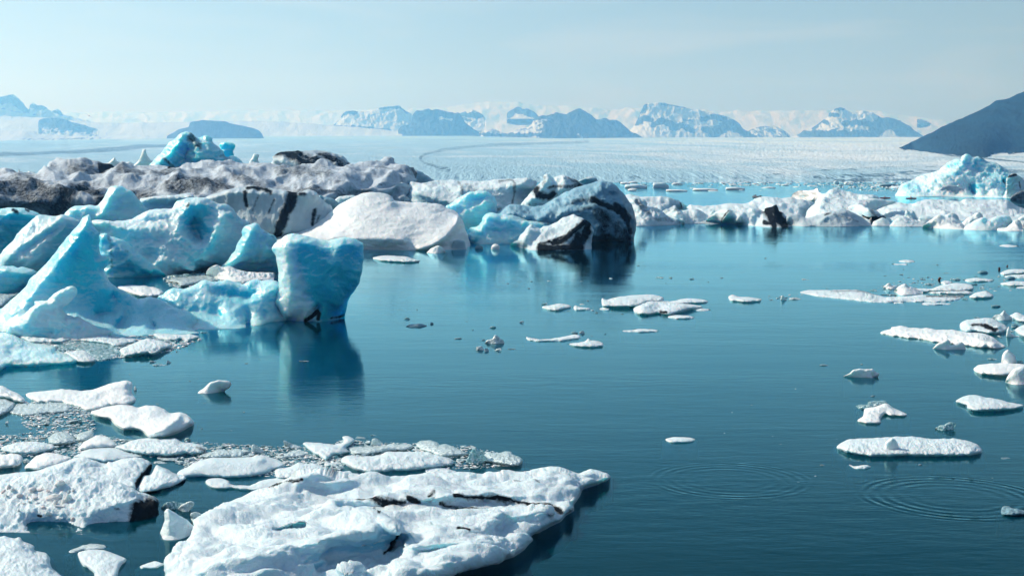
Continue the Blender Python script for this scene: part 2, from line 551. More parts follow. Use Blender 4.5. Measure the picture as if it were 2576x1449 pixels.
def clear_material(name, tintc, rough, alpha):
    mat = bpy.data.materials.new(name)
    nt, N, L = nodes(mat)
    out = N('ShaderNodeOutputMaterial'); p = N('ShaderNodeBsdfPrincipled')
    tc = N('ShaderNodeTexCoord')
    gr = N('ShaderNodeAttribute'); gr.attribute_type = 'OBJECT'; gr.attribute_name = 'grain'
    vd = N('ShaderNodeVectorMath'); vd.operation = 'SCALE'
    L(tc.outputs['Object'], vd.inputs[0]); L(M(nt, 'DIVIDE', 1.0, M(nt, 'MAXIMUM', gr.outputs['Fac'], .002)), vd.inputs['Scale'])
    n1 = noise_tex(nt, vd.outputs[0], 1/7, 4, .6)
    L(mixc(nt, maprange(nt, n1, .42, .7), tintc, (.80, .90, .92)), p.inputs['Base Color'])
    p.inputs['Roughness'].default_value = rough
    p.inputs['IOR'].default_value = 1.31
    tr = N('ShaderNodeBsdfTransparent'); tr.inputs[0].default_value = (.75, .93, .95, 1)
    mx = N('ShaderNodeMixShader')
    L(maprange(nt, n1, .35, .62, alpha, 1.0), mx.inputs[0])
    L(tr.outputs[0], mx.inputs[1]); L(p.outputs[0], mx.inputs[2]); L(mx.outputs[0], out.inputs[0])
    bn = N('ShaderNodeBump'); bn.inputs['Strength'].default_value = .5
    L(M(nt, 'MULTIPLY', gr.outputs['Fac'], 4.0), bn.inputs['Distance'])
    L(n1, bn.inputs['Height']); L(bn.outputs[0], p.inputs['Normal'])
    MATS[name] = mat
clear_material('clear', (.22, .52, .58), .06, .22)
clear_material('milky', (.60, .78, .81), .15, .6)

def rock_material(name, rock=(.03, .045, .055), snow=(.56, .64, .70), wl=1/8):
    mat = bpy.data.materials.new(name)
    nt, N, L = nodes(mat)
    out = N('ShaderNodeOutputMaterial'); p = N('ShaderNodeBsdfPrincipled'); L(p.outputs[0], out.inputs[0])
    tc = N('ShaderNodeTexCoord')
    gr = N('ShaderNodeAttribute'); gr.attribute_type = 'OBJECT'; gr.attribute_name = 'grain'
    vd = N('ShaderNodeVectorMath'); vd.operation = 'SCALE'
    L(tc.outputs['Object'], vd.inputs[0]); L(M(nt, 'DIVIDE', 1.0, M(nt, 'MAXIMUM', gr.outputs['Fac'], .002)), vd.inputs['Scale'])
    mpn = N('ShaderNodeMapping'); mpn.inputs['Scale'].default_value = (1, .1, 1)
    L(vd.outputs[0], mpn.inputs[0])
    n1 = noise_tex(nt, mpn.outputs[0], wl, 6, .68, .6)
    n2 = noise_tex(nt, mpn.outputs[0], 1/4, 4, .6)
    ad = N('ShaderNodeAttribute'); ad.attribute_name = 'dirt'
    m_ = maprange(nt, M(nt, 'ADD', ad.outputs['Fac'], M(nt, 'MULTIPLY', M(nt, 'SUBTRACT', n1, .5), 1.1)), .46, .54)
    rk = mixc(nt, maprange(nt, n1, .3, .7), tuple(c*.4 for c in rock), tuple(c*2.2 for c in rock))
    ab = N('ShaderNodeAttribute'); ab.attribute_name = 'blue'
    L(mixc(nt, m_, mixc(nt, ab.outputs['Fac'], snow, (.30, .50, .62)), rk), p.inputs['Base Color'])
    p.inputs['Roughness'].default_value = .9
    p.inputs['Specular IOR Level'].default_value = .12
    bn = N('ShaderNodeBump'); bn.inputs['Strength'].default_value = .6
    L(M(nt, 'MULTIPLY', gr.outputs['Fac'], 4.0), bn.inputs['Distance'])
    L(M(nt, 'ADD', n1, n2), bn.inputs['Height']); L(bn.outputs[0], p.inputs['Normal'])
    MATS[name] = mat
rock_material('mountain')
rock_material('hill', rock=(.003, .020, .034), wl=1/30)
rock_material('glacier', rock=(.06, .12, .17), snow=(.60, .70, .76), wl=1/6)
# ---------------------------------------------------------------- air
def box_mesh(name, x0, x1, y0, y1, z0, z1, mat):
    V = [(x0,y0,z0),(x1,y0,z0),(x1,y1,z0),(x0,y1,z0),(x0,y0,z1),(x1,y0,z1),(x1,y1,z1),(x0,y1,z1)]
    Q = [(0,3,2,1),(4,5,6,7),(0,1,5,4),(1,2,6,5),(2,3,7,6),(3,0,4,7)]
    return new_mesh(name, V, Q, None, mat, None, False)

hz = bpy.data.materials.new('haze'); nt, N, L = nodes(hz)
o_ = N('ShaderNodeOutputMaterial'); pv = N('ShaderNodeVolumePrincipled')
pv.inputs['Color'].default_value = (.18, .50, 1.0, 1)
pv.inputs['Absorption Color'].default_value = (1, 1, 1, 1)
pv.inputs['Density'].default_value = HAZE = 0.00015
pv.inputs['Anisotropy'].default_value = 0.45
L(pv.outputs[0], o_.inputs['Volume'])
put('haze', box_mesh('haze', -20000, 20000, -60, 24000, -9, 1500, hz), kind='stuff')

# ---------------------------------------------------------------- water
wm = bpy.data.materials.new('water'); nt, N, L = nodes(wm)
out = N('ShaderNodeOutputMaterial')
tc = N('ShaderNodeTexCoord'); P = tc.outputs['Object']
def mapped(scale, rot=0):
    m_ = N('ShaderNodeMapping'); m_.inputs['Scale'].default_value = scale; m_.inputs['Rotation'].default_value = (0, 0, rot)
    L(P, m_.inputs[0]); return m_.outputs[0]
sep = N('ShaderNodeSeparateXYZ'); L(P, sep.inputs[0])
dist = M(nt, 'MAXIMUM', sep.outputs[1], 20.0)
fine = noise_tex(nt, mapped((1.6, 5.0, 1), .12), 1.0, 4, .6, .3)
midw = noise_tex(nt, mapped((.5, 1.3, 1), -.2), 1.0, 3, .55, .3)
swell = noise_tex(nt, mapped((.06, .22, 1), .1), 1.0, 3, .5)
patch = maprange(nt, noise_tex(nt, mapped((.006, .028, 1), .05), 1.0, 4, .55, .5), .46, .62)
hgt = M(nt, 'ADD', M(nt, 'MULTIPLY', fine, .007), M(nt, 'MULTIPLY', midw, .018))
amp = M(nt, 'ADD', .28, M(nt, 'MULTIPLY', patch, 1.0))
hgt = M(nt, 'MULTIPLY', hgt, amp)
hgt = M(nt, 'ADD', hgt, M(nt, 'MULTIPLY', swell, .022))
def rings(cx, cy_, R, lam, a):
    vs = N('ShaderNodeVectorMath'); vs.operation = 'DISTANCE'; L(P, vs.inputs[0]); vs.inputs[1].default_value = (cx, cy_, 0)
    d = vs.outputs['Value']
    k = M(nt, 'SINE', M(nt, 'MULTIPLY', M(nt, 'POWER', M(nt, 'DIVIDE', d, R), 1.6), 2*math.pi*R/lam))
    env = M(nt, 'MULTIPLY', maprange(nt, d, R*.12, R*.55), maprange(nt, d, R*1.0, R*1.16, 1, 0))
    env = M(nt, 'MULTIPLY', env, maprange(nt, d, R*.5, R, .35, 1.0))
    env = M(nt, 'MULTIPLY', env, maprange(nt, noise_tex(nt, mapped((.9, .9, 1), cx), 1.0, 3, .6), .40, .62, .15, 1.2))
    return M(nt, 'MULTIPLY', M(nt, 'MULTIPLY', k, env), a)
def gp(px_, py_):
    Y = float(ground(py_)); return (float(ray(px_, py_)[0])*Y, Y)
c1 = gp(1838, 1207); c2 = gp(2400, 1250)
R1 = 195*ground(1207)/F; R2 = 222*ground(1250)/F
hgt = M(nt, 'ADD', hgt, rings(*c1, float(R1), float(R1)/5.0, .0045))
hgt = M(nt, 'ADD', hgt, rings(*c2, float(R2), float(R2)/5.0, .009))
bmp = N('ShaderNodeBump'); bmp.inputs['Strength'].default_value = 1.0; bmp.inputs['Distance'].default_value = 1.0
L(hgt, bmp.inputs['Height'])
fr = N('ShaderNodeFresnel'); fr.inputs['IOR'].default_value = 1.26; L(bmp.outputs[0], fr.inputs['Normal'])
gl = N('ShaderNodeBsdfGlossy'); gl.inputs['Roughness'].default_value = .03; gl.inputs['Color'].default_value = (.47, .87, .98, 1)
L(bmp.outputs[0], gl.inputs['Normal'])
df = N('ShaderNodeBsdfDiffuse'); df.inputs['Color'].default_value = (.000, .042, .064, 1)
tr = N('ShaderNodeBsdfTransparent'); tr.inputs[0].default_value = (.55, .92, .95, 1)
m1 = N('ShaderNodeMixShader'); m1.inputs[0].default_value = .45
L(df.outputs[0], m1.inputs[1]); L(tr.outputs[0], m1.inputs[2])
m2 = N('ShaderNodeMixShader'); L(M(nt, 'MULTIPLY_ADD', fr.outputs[0], 1.62, -.155, clamp=True), m2.inputs[0]); L(m1.outputs[0], m2.inputs[1]); L(gl.outputs[0], m2.inputs[2])
L(m2.outputs[0], out.inputs['Surface'])
va = N('ShaderNodeVolumeAbsorption'); va.inputs['Color'].default_value = (.0, .72, .82, 1); va.inputs['Density'].default_value = .55
L(va.outputs[0], out.inputs['Volume'])
put('water', box_mesh('water', -3500, 3500, -40, 2600, -4.5, 0, wm), kind='structure')
bd = bpy.data.materials.new('lakebed'); nt, N, L = nodes(bd)
o_ = N('ShaderNodeOutputMaterial'); d_ = N('ShaderNodeBsdfDiffuse'); d_.inputs[0].default_value = (.0, .07, .10, 1)
L(d_.outputs[0], o_.inputs[0])
put('lakebed', new_mesh('lakebed', [(-3490,-35,-2.6),(3490,-35,-2.6),(3490,2590,-2.6),(-3490,2590,-2.6)], [(0,1,2,3)], None, bd, None, False), kind='structure')

# ---------------------------------------------------------------- glacier and far land
def glac(py):
    py = np.asarray(py, float)
    return 1250 * (9000/1250) ** ((np.clip(452-py, 0, 200)/106.0)**1.9)
def hfun_mesh():
    xs = np.arange(-700, 3300, 2.6); ys = np.concatenate([np.arange(342, 452, 1.0), [452, 454, 456, 458.5]])
    gx, gy_ = np.meshgrid(xs, ys)
    top = np.interp(gx, [-700, 0, 400, 800, 1100, 1400, 1600, 2576, 3300], [364, 356, 349, 338, 340, 349, 347, 345, 343])
    t = (gy_-342)/(458.5-342)
    yy = top + t*(458.5-top)
    Y = glac(yy)
    Y = Y + np.clip(458.5-yy, 0, 9)*9 - 80
    front = fbm(np.stack([gx, gx*0, gx*0], -1), 60, 4, .6, 3)
    Y = Y*(1 + .04*front*np.exp(-(458-yy)/20))
    # crevasses
    P = np.stack([gx*(Y/1250)**.35, np.log(Y)*190, gx*0], -1)
    modu = np.clip(.75 + 1.1*fbm(P*np.array([.4, 1.2, 1]), 70, 3, .6, 33), .15, 1.6)
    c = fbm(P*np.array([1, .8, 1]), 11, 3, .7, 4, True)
    wide = fbm(P*np.array([.5, 1.6, 1]), 60, 3, .6, 9)
    lob = fbm(P*np.array([.25, .9, 1]), 90, 3, .55, 19)
    yw = np.log(Y)*190 + 34*np.sin(gx/300.0+.6) + .03*gx
    bands = fbm(np.stack([gx*.10, yw*1.0, gx*0], -1), 26, 4, .6, 41)
    rough_zone = np.clip((gx-1000)/700, 0.25, 1.25)
    fall = np.clip((yy-345)/12, 0, 1) * np.clip((456-yy)/3, 0, 1)
    a, b = ray(gx, yy)
    V = np.stack([a*Y, Y, CAM_H + b*Y], -1)
    V[..., 2] += (c*2.8*rough_zone*modu + wide*3.4 + lob*6*np.clip((1500-gx)/900, 0, 1)) * Y/F * fall
    V[-1, :, 2] = -1.0
    wl = np.clip((yy-452)/4, 0, 1)
    H, W = gx.shape
    i = np.arange(H*W).reshape(H, W)
    q = np.stack([i[:-1, :-1], i[1:, :-1], i[1:, 1:], i[:-1, 1:]], -1).reshape(-1, 4)
    px, py = gx.ravel(), yy.ravel()
    d = np.full(px.shape, .15) + .5*np.clip(bands.ravel()-.12, 0, .5)
    d = d + .55*np.clip(-c.ravel()+.05, 0, 1)*rough_zone.ravel() + .25*np.clip(lob.ravel()*1.5, -.3, 1)*np.clip((1700-px)/900, .3, 1)  # crevasse hollows painted darker as shade, on top of the bands
    strokes = [
        ('C', [(640,1180-460+0),(90,290)], 0, 0),
        ('S', [(1480,357),(1330,362),(1200,368),(1110,379),(1062,392),(1060,404),(1085,416),(1130,428)], 7, .50), ('S', [(1130,380),(1085,388),(1068,400),(1078,412),(1100,424),(1150,436)], 16, .40),
        ('S', [(1250,376),(1240,398),(1258,412),(1300,430)], 2, .35),
        ('S', [(1700,366),(1560,372),(1440,392),(1370,415),(1350,425)], 3, .35),
        ('S', [(1520,410),(1580,403),(1640,392),(1680,402),(1700,411)], 2.2, .42),
        ('S', [(1640,432),(1760,398),(1850,383),(1900,386),(1930,398)], 2.2, .42),
        ('S', [(1880,404),(1990,398),(2090,396),(2200,399)], 1.8, .42),
        ('S', [(1760,437),(1880,430),(2000,420),(2130,412),(2300,408)], 2.2, .38),
        ('S', [(2010,349),(2040,357),(2080,362),(2110,354)], 1.6, .4),
        ('S', [(2050,446),(2150,444),(2250,438),(2400,432),(2700,432)], 9, .5),
        ('S', [(2100,455),(2300,452),(2700,450)], 5, .55),
        ('S', [(-200,398),(0,390),(100,386),(230,378),(330,372),(420,366)], 8, .55),
        ('S', [(-200,376),(0,366),(150,366),(300,352)], 4, .42),
        ('S', [(480,366),(420,352),(300,350)], 3, .4),
        ('S', [(860,352),(1000,354),(1160,360),(1250,357)], 5, .32),
        ('S', [(1700,352),(1500,360),(1400,372),(1330,392),(1320,412),(1360,432)], 4, .3), ('S', [(2300,378),(2000,386),(1800,410),(1700,440)], 3, .34), ('S', [(2500,425),(2300,420),(2100,428),(1950,440),(1850,450)], 4, .45),
        ('S', [(-300,420),(0,414),(200,408),(420,404),(700,396)], 5, .35), ('S', [(700,372),(850,366),(1000,372),(1060,385)], 4, .3), ('S', [(900,400),(1000,392),(1040,410)], 4, .28), ('S', [(1560,452),(1800,446),(1950,452),(2060,448)], 3, .4),
        ('S', [(2290,372),(2400,393),(2500,402),(2700,420)], 3, .6)]
    for z_, pts, w_, st in strokes:
        if w_ == 0: continue
        dd, _, _ = seg_dist(px, py, catmull(pts, step=12))
        d = np.maximum(d, np.clip(1.4 - dd/w_, 0, 1)*st)
    me = new_mesh('glacier', V.reshape(-1, 3), q, None, MATS['glacier'], {'dirt': d, 'blue': np.clip(.1 + np.clip((2000-px)/900, 0, .85) + np.clip((py-400)/70, 0, .6) + np.clip(-c.ravel()*1.8+.1, 0, .9) + bands.ravel()*1.3, 0, 1)})  # blue also paints the shadows into the crevasse hollows
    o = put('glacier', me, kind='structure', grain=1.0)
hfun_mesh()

def mountain(name, zone, top, Y0, base_y, curves=(), rock=(), d0=.45, noise=((30, 5, 1, (.8, 1, 1.5)), (12, 3, 1, (.7, 1, 1.7)), (5, 1.2, 1, (.7, 1, 1.6))), mat='mountain', sd=60, step=2.2, **kw):
    m = Y0/F
    pts = [tuple(p) for p in top]
    p0, p1 = zt(zone, [pts[0]])[0], zt(zone, [pts[-1]])[0]
    x0, y0, s = ZONES[zone]
    by = (base_y - y0)/s
    bs = [(pts[0][0], by), ((pts[0][0]+pts[-1][0])/2, by), (pts[-1][0], by)]
    return relief(name, None, zone, pts, base=bs, mode='Y', Y0=Y0, Yfun=lambda py: np.asarray(py, float)*0 + Y0 - 40*m, sd=sd, curves=curves,
                  noise=noise, mat=mat, dirt=rock, d0=d0, kind='structure', th=60, r=5, step=step, smooth=2, edge_noise=.9, **kw)

mountain('ice_cap', 'S', [(-700,296),(-200,292),(150,285),(500,281),(838,278),(1000,276),(1100,272),(1219,257),(1330,262),(1470,270),(1547,277),(1600,272),(1807,282),(1950,279),(2100,277),(2170,279),(2270,290),(2385,308),(2480,322),(2700,345),(3300,360)],
         21000, 362, d0=-.05, noise=((130, 9, 1), (46, 5, 1), (16, 1.6, 1)), step=3, sd=260,
         rock=[([(1620,292),(1650,290)], 3, .6), ([(1180,305),(1240,312)], 4, .45), ([(1900,300),(1960,306)], 6, .4), ([(2010,318),(2060,325)], 7, .4), ([(2200,318),(2290,330)], 5, .4)])
mountain('snowfield', 'S', [(-900,296),(-200,292),(0,293),(100,296),(160,302),(250,309),(400,308),(560,305),(700,306),(830,315),(950,326),(1100,340),(1250,352)], 9900, 370, d0=.1, noise=((80, 4, 0), (20, 1.6, 0)), step=4, sd=200,
         rock=[([(0,345),(200,335),(330,340)], 6, .45)])
mountain('snowfield', 'S', [(-900,326),(0,329),(100,338),(200,343),(330,347),(520,350),(760,350),(900,352)], 8000, 372, d0=.3, noise=((80, 4, 0), (20, 1.6, 0)), step=4, sd=120,
         rock=[([(60,352),(200,350),(340,356)], 6, .5)])
mountain('mountain', 'V', [(-400,180),(-250,120),(-120,112),(0,100),(35,93),(70,84),(100,78),(130,98),(170,138),(200,175),(222,190),(238,152),(262,140),(285,163),(320,163),(350,175),(375,200),(400,205),(440,190),(470,215),(490,235),(560,250),(640,272),(760,305),(820,330)], 11500, 362,
         d0=.12, rock=[([(-300,160),(0,130),(80,110),(150,160),(210,195)], 12, .9), ([(240,170),(340,180)], 8, .9), ([(420,210),(480,230)], 6, .8), ([(-300,200),(0,190),(150,215),(280,235)], 6, .45)])
mountain('nunatak', 'V', [(296,330),(300,285),(320,268),(380,262),(460,265),(560,290),(640,312),(700,330),(745,345),(760,362)], 9800, 352, d0=.42,
         rock=[([(320,300),(400,290),(560,315),(680,340)], 26, .75), ([(330,340),(480,350)], 14, .5)])
mountain('nunatak', 'V', [(15,285),(30,272),(60,276),(95,303),(100,310)], 11000, 316, d0=.8)
mountain('hill', 'V', [(1290,400),(1380,352),(1462,328),(1470,300),(1520,285),(1630,278),(1740,285),(1790,303),(1900,325),(1990,350),(2025,380),(2040,410)], 8200, 366, d0=.95, noise=((60, 4, 0), (18, 1, 0)))
mountain('mountain', 'U', [(80,210),(110,185),(140,160),(150,130),(180,105),(230,98),(300,105),(350,95),(410,88),(430,78),(520,68),(565,60),(590,80),(620,105),(680,130),(760,160),(800,220)], 11000, 352,
         d0=.26, rock=[([(90,205),(160,120),(250,102)], 8, .7), ([(430,82),(560,70),(620,105)], 6, .8), ([(100,215),(300,225),(500,240)], 7, .7), ([(300,160),(420,120)], 3, .55)])
mountain('mountain', 'U', [(540,270),(580,215),(640,190),(662,135),(690,95),(730,97),(770,82),(800,95),(835,88),(900,105),(950,110),(1000,125),(1028,155),(1040,180),(1080,215),(1130,250),(1180,285)], 10300, 350, d0=.85,
         rock=[([(860,150),(940,160)], 3, -.9)])
mountain('mountain', 'U', [(960,150),(985,110),(1000,118),(1030,100),(1060,118),(1085,92),(1130,105),(1170,127),(1190,160)], 11800, 330, d0=.05, rock=[([(985,125),(1060,130),(1160,125)], 9, .85), ([(1000,150),(1080,170)], 6, .6)])
mountain('nunatak', 'U', [(1340,135),(1350,110),(1385,85),(1420,70),(1450,88),(1480,85),(1530,105),(1560,130),(1580,150)], 11800, 300, d0=.02, rock=[([(1355,125),(1420,95),(1500,115),(1550,130)], 10, .9)])
mountain('mountain', 'U', [(1130,285),(1150,248),(1190,235),(1240,228),(1300,252),(1345,262),(1400,235),(1500,215),(1535,160),(1590,133),(1640,130),(1700,112),(1760,125),(1790,110),(1830,90),(1865,82),(1890,93),(1920,115),(1980,155),(2010,158),(2045,148),(2080,165),(2110,163),(2145,172),(2180,200),(2220,240),(2290,275),(2350,305)], 9600, 354,
         d0=.42, rock=[([(1700,260),(1860,140),(2000,220),(2200,270)], 50, .95), ([(1540,160),(1640,140),(1750,125)], 6, .75), ([(1130,270),(1350,275),(1600,270)], 8, .7)])
mountain('mountain', 'X', [(60,330),(120,250),(160,200),(190,130),(215,85),(240,50),(320,42),(380,45),(420,58),(470,66),(540,80),(640,100),(760,122),(860,150),(910,172),(950,195),(975,220),(995,245),(1060,285),(1120,320)], 11000, 352,
         d0=.10, rock=[([(180,150),(240,60)], 7, .75), ([(360,48),(480,68),(540,80)], 5, .75), ([(170,200),(230,165),(280,178)], 9, .85), ([(300,215),(370,190),(430,215)], 11, .85), ([(440,240),(520,230),(600,260)], 10, .85),
                       ([(670,170),(740,155),(850,165)], 9, .8), ([(760,280),(900,215),(980,260),(1080,310)], 16, .9), ([(680,255),(740,255)], 7, .8), ([(530,180),(600,190)], 4, .6)])
mountain('mountain', 'X', [(950,330),(1050,250),(1150,225),(1260,235),(1340,285),(1360,320)], 11600, 352, d0=.5)
mountain('mountain', 'X', [(1330,320),(1400,300),(1450,262),(1530,232),(1560,215),(1600,185),(1645,155),(1655,128),(1690,98),(1750,84),(1800,105),(1840,125),(1920,105),(1990,120),(2060,160),(2090,158),(2140,163),(2200,188),(2250,208),(2290,230),(2320,260),(2400,310)], 10500, 350,
         d0=.22, rock=[([(1700,100),(1760,92)], 5, .7), ([(1655,135),(1720,145)], 7, .85), ([(1540,232),(1600,190),(1640,200)], 8, .75), ([(1430,290),(1800,285),(2000,290)], 12, .8), ([(1770,205),(1900,200),(1990,215)], 9, .85), ([(2010,250),(2100,190),(2200,230),(2320,285)], 22, 1.), ([(1700,240),(1800,255)], 8, .5)])
mountain('nunatak', 'X', [(2335,180),(2360,168),(2420,190),(2448,208),(2440,225)], 12500, 312, d0=.3, rock=[([(2350,185),(2430,208)], 6, .9)])

# the dark scree slope on the right
relief('scree_slope', None, 'E', [(1300,716,260),(1400,680),(1560,600),(1700,532),(1850,462),(2000,400),(2150,335),(2230,290),(2300,245),(2420,220),(2500,182),(2576,150),(2800,50),(3200,-120),(3900,-330)],
       base=[(1300,716),(1600,765),(1900,800),(2200,835),(2400,850),(2576,870),(3200,940),(3900,1000)], mode='Y', Y0=3000, sd=420, Yfun=lambda py: glac(np.asarray(py)-1.5),
       curves=[[(2250,840,-150),(2400,760,-120),(2576,690,-100),(2900,560,-60)], [(2500,860,-60),(2900,760,10)]],
       noise=((70, 6, 1, (1, 1, 2.2)), (22, 2.4, 1, (1, 1, 2)), (6, .7, 0)), mat='hill', d0=1.0, kind='structure', step=3, th=300, r=6)

# ---------------------------------------------------------------- icebergs, far to near
ROUGH = ((60, 9, 1), (22, 4, 1), (8, 1.2, 0))
SOFT = ((60, 7, 1), (24, 2.6, 1), (8, .7, 0))
relief('iceberg', 'tall turquoise iceberg with lumpy crest behind the dirty ice shelf', 'A',
       [(1440,560),(1500,390),(1530,345),(1580,290),(1640,230),(1700,150),(1760,110),(1830,55),(1880,43),(1930,62),(1980,102),(2030,82),(2080,72),(2130,105),(2150,150),(2200,190),(2240,240),(2275,285),(2350,285),(2410,320),(2440,370),(2480,520)],
       Y0=380, curves=[[(1850,60,-20),(1760,160,-30),(1690,250,-40),(1600,380,-60)], [(2000,110,0),(1960,180,-30),(2010,280,-50),(2080,420,-60)], [(2080,85,-10),(2160,240,-30),(2230,400,-40)], [(1900,200,10),(1850,330,10)], [(2330,300,-20),(2380,450,-40)]],
       noise=((50, 11, 1), (20, 5, 1), (8, 1.5, 0)), mat='blue', dirt=[([(1920,90),(1960,140),(1990,180)], 14, .6), ([(1650,310),(1740,390)], 5, .6), ([(2080,420),(2250,370),(2270,300)], 18, .45)])
relief('iceberg', 'small bright blue block leaning beside the tall turquoise iceberg', 'A',
       [(2190,440),(2215,300),(2222,210),(2212,162),(2260,145),(2330,155),(2362,182),(2345,220),(2350,280),(2340,340),(2350,440)], Y0=392, mat='blue', b0=.4, r=10, noise=SOFT)
for lb, zz, pts, yy0 in (('thin white ice spire standing left of the tall turquoise iceberg', 'A', [(1330,420),(1345,380),(1390,325),(1420,262),(1440,218),(1465,222),(1472,270),(1510,320),(1560,345),(1575,420)], 410),
                   ('low pair of pale ice points far behind the shelf', 'A', [(990,420),(1010,345),(1040,358),(1100,345),(1135,310),(1152,296),(1172,330),(1240,355),(1300,338),(1350,370),(1360,420)], 420),
                   ('pale forked ice spire right of the tall turquoise iceberg', 'B', [(420,420),(440,350),(470,300),(488,260),(545,272),(530,310),(548,360),(560,420)], 420),
                   ('tiny white point above the left end of the dirty shelf', 'A', [(180,480),(188,425),(203,430),(212,480)], 420),
                   ('small white hump above the left end of the dirty shelf', 'A', [(275,480),(290,432),(320,440),(350,450),(360,480)], 420)):
    relief('iceberg', lb, zz, pts, Y0=yy0, mat='white', b0=.1, r=7, noise=((20, 1.5, 1),), group='small spires behind the shelf', step=2)
relief('iceberg', 'low iceberg banded with black ash stripes behind the dirty shelf', 'B',
       [(620,460),(650,372),(690,325),(690,290),(750,250),(850,237),(930,225),(1000,232),(1150,225),(1280,245),(1340,262),(1400,300),(1450,350),(1500,380),(1570,405),(1600,470)], Y0=330, sd=60,
       curves=[[(760,260,20),(1000,290,-10),(1200,330,-10),(1400,350,20)], [(700,330,0),(900,340,-30),(1100,400,-50),(1400,400,-40)]], noise=ROUGH,
       dirt=[([(730,262),(820,265),(900,292),(1000,350),(1120,400)], 13, .85), ([(850,240),(1000,285),(1180,350),(1300,400)], 9, .75), ([(1150,262),(1300,330),(1400,400)], 9, .75), ([(1000,300),(1150,380)], 6, .6), ([(1300,300),(1460,390)], 8, .6)], mat='wall', b0=-.2)
DT = [(-500,480),(-200,470),(0,440),(60,432),(110,420),(165,445),(230,463),(300,458),(390,460),(450,432),(520,395),(590,347),(650,332),(700,347),(830,345),(960,355),(1100,363),(1150,390),(1250,385),(1400,374),(1600,366),(1740,388),(1870,374),(2050,360),(2200,350),(2411,362),(2621,362),(2761,372),(2961,396),(3161,400),(3461,394),(3611,375),(3681,342),(3751,350),(3811,370),(3901,336),(3961,370),(4031,390),(4121,422),(4151,460),(4155,520),(4181,620),(4211,745),(4230,900)]
relief('iceberg', 'huge flat ash-streaked ice shelf stretching from the left edge to the picture centre', 'A', DT, Y0=250, sd=330,
       base=[(-500,1010),(0,1010),(1000,1010),(2200,1020),(3300,1030),(4230,1010)],
       curves=[[(-400,600,60),(0,620,50),(300,560,120),(600,520,140),(900,560,110),(1300,520,140),(1800,560,110),(2300,600,90),(2900,600,80),(3500,560,100),(4000,560,80)],
               [(-300,700,-30),(200,740,-40),(700,760,-50),(1400,760,-50),(2000,720,-40),(2600,720,-40),(3300,780,-50)],
               [(600,400,250),(780,420,220),(880,470,190)], [(2600,520,160),(2850,480,190)], [(3500,450,200),(3800,420,250),(4050,450,220)], [(4080,470,170),(4060,600,70),(4060,760,0)], [(3300,640,40),(3600,600,60),(3850,640,30)],
               [(500,640,20),(700,580,50),(780,620,30)], [(2750,560,150),(3000,540,150),(3250,560,130)]],
       noise=((150, 34, 1, (1.7, 5, .8)), (64, 19, 1, (2.2, 5, .8)), (26, 4.5, 1, (2.2, 4, .8)), (9, .8, 0, (1.5, 3, 1))), mat='dirty', d0=.24, step=2.4, r=12, cat='iceberg',
       dirt=[([(1010,405),(1080,388),(1140,398)], 9, 1.), ([(1710,395),(1850,378)], 6, 1.), ([(560,800),(700,700),(800,630)], 26, 0.75), ([(0,640),(150,620),(330,700),(500,740)], 26, 0.62), ([(150,450),(200,560),(260,660)], 16, 0.50), ([(1050,720),(1250,700),(1500,680)], 22, 0.62),
             ([(1200,480),(1500,470),(1800,480)], 18, 0.53), ([(700,430),(1000,430)], 16, 0.50), ([(2800,450),(3100,500),(3300,520)], 16, 0.50), ([(2500,640),(2900,640),(3200,660)], 18, 0.56), ([(4080,440),(4150,520)], 8, 0.62), ([(2350,540),(2600,600)], 14, 0.50), ([(60,820),(400,830),(650,810)], 18, .45), ([(-200,760),(100,740),(400,790),(700,850)], 20, .5), ([(1700,640),(2000,600),(2300,650)], 22, 0.62), ([(300,560),(420,640),(560,720)], 20, 0.62), ([(3000,640),(3400,690),(3700,640)], 16, 0.50), ([(850,620),(1000,700),(1150,760)], 24, 0.69)])  # ash, with the lower strokes also painting the shadow on the front slope
relief('iceberg', 'upright grey ice wall split by one broad black ash band', 'B',
       [(-120,800),(0,700),(100,662),(200,625),(320,600),(450,588),(520,590),(600,605),(700,612),(780,615),(850,640),(930,645),(1000,628),(1060,622),(1125,645),(1145,690),(1200,740),(1260,780),(1300,850),(1330,960)],
       Y0=215, sd=40, curves=[[(0,740,30),(200,650,0),(420,640,-25),(780,655,-32),(960,655,-38),(1120,680,-20)], [(360,1000,-45),(780,1050,-55),(1250,1000,-50)], [(880,640,-20),(800,860,-60),(740,1060,-75)]],
       noise=((70, 5, 1, (.6, 1, 3)), (20, 1.6, 1, (.6, 1, 4)), (7, .6, 0)), mat='wall', r=10,
       dirt=[([(870,650),(850,760),(790,900),(730,1070)], 12, 1.), ([(905,650),(880,760),(840,840)], 9, 1.), ([(400,640),(405,720),(420,780)], 7, .8), ([(430,600),(560,610),(660,650)], 7, .8), ([(540,680),(480,830)], 4, .5), ([(700,720),(640,860)], 4, .6), ([(950,660),(1000,660)], 6, .8), ([(1110,820),(1080,960)], 6, .75), ([(1150,880),(1120,960)], 4, .6)])
relief('iceberg', 'small dark blue knob between the black-banded wall and the white slab', 'B', [(1120,860),(1135,685),(1200,690),(1280,708),(1335,742),(1352,780),(1330,860)], Y0=226, mat='darkice', r=14, noise=SOFT)
relief('iceberg', 'narrow snowy hump above the left shoulder of the white slab', 'B', [(1290,780),(1310,715),(1360,692),(1440,675),(1510,680),(1570,710),(1600,780)], Y0=238, mat='snow', sd=40, noise=SOFT)
relief('iceberg', 'flat-topped pale blue berg behind the hollowed iceberg', 'A', [(1380,860),(1410,720),(1450,705),(1600,686),(1750,678),(1860,660),(1920,656),(1948,688),(1960,720),(2000,860)], Y0=188, sd=30, mat='snow', b0=.3, noise=SOFT,
       curves=[[(1450,712,0),(1750,690,-10),(1940,690,0)]])
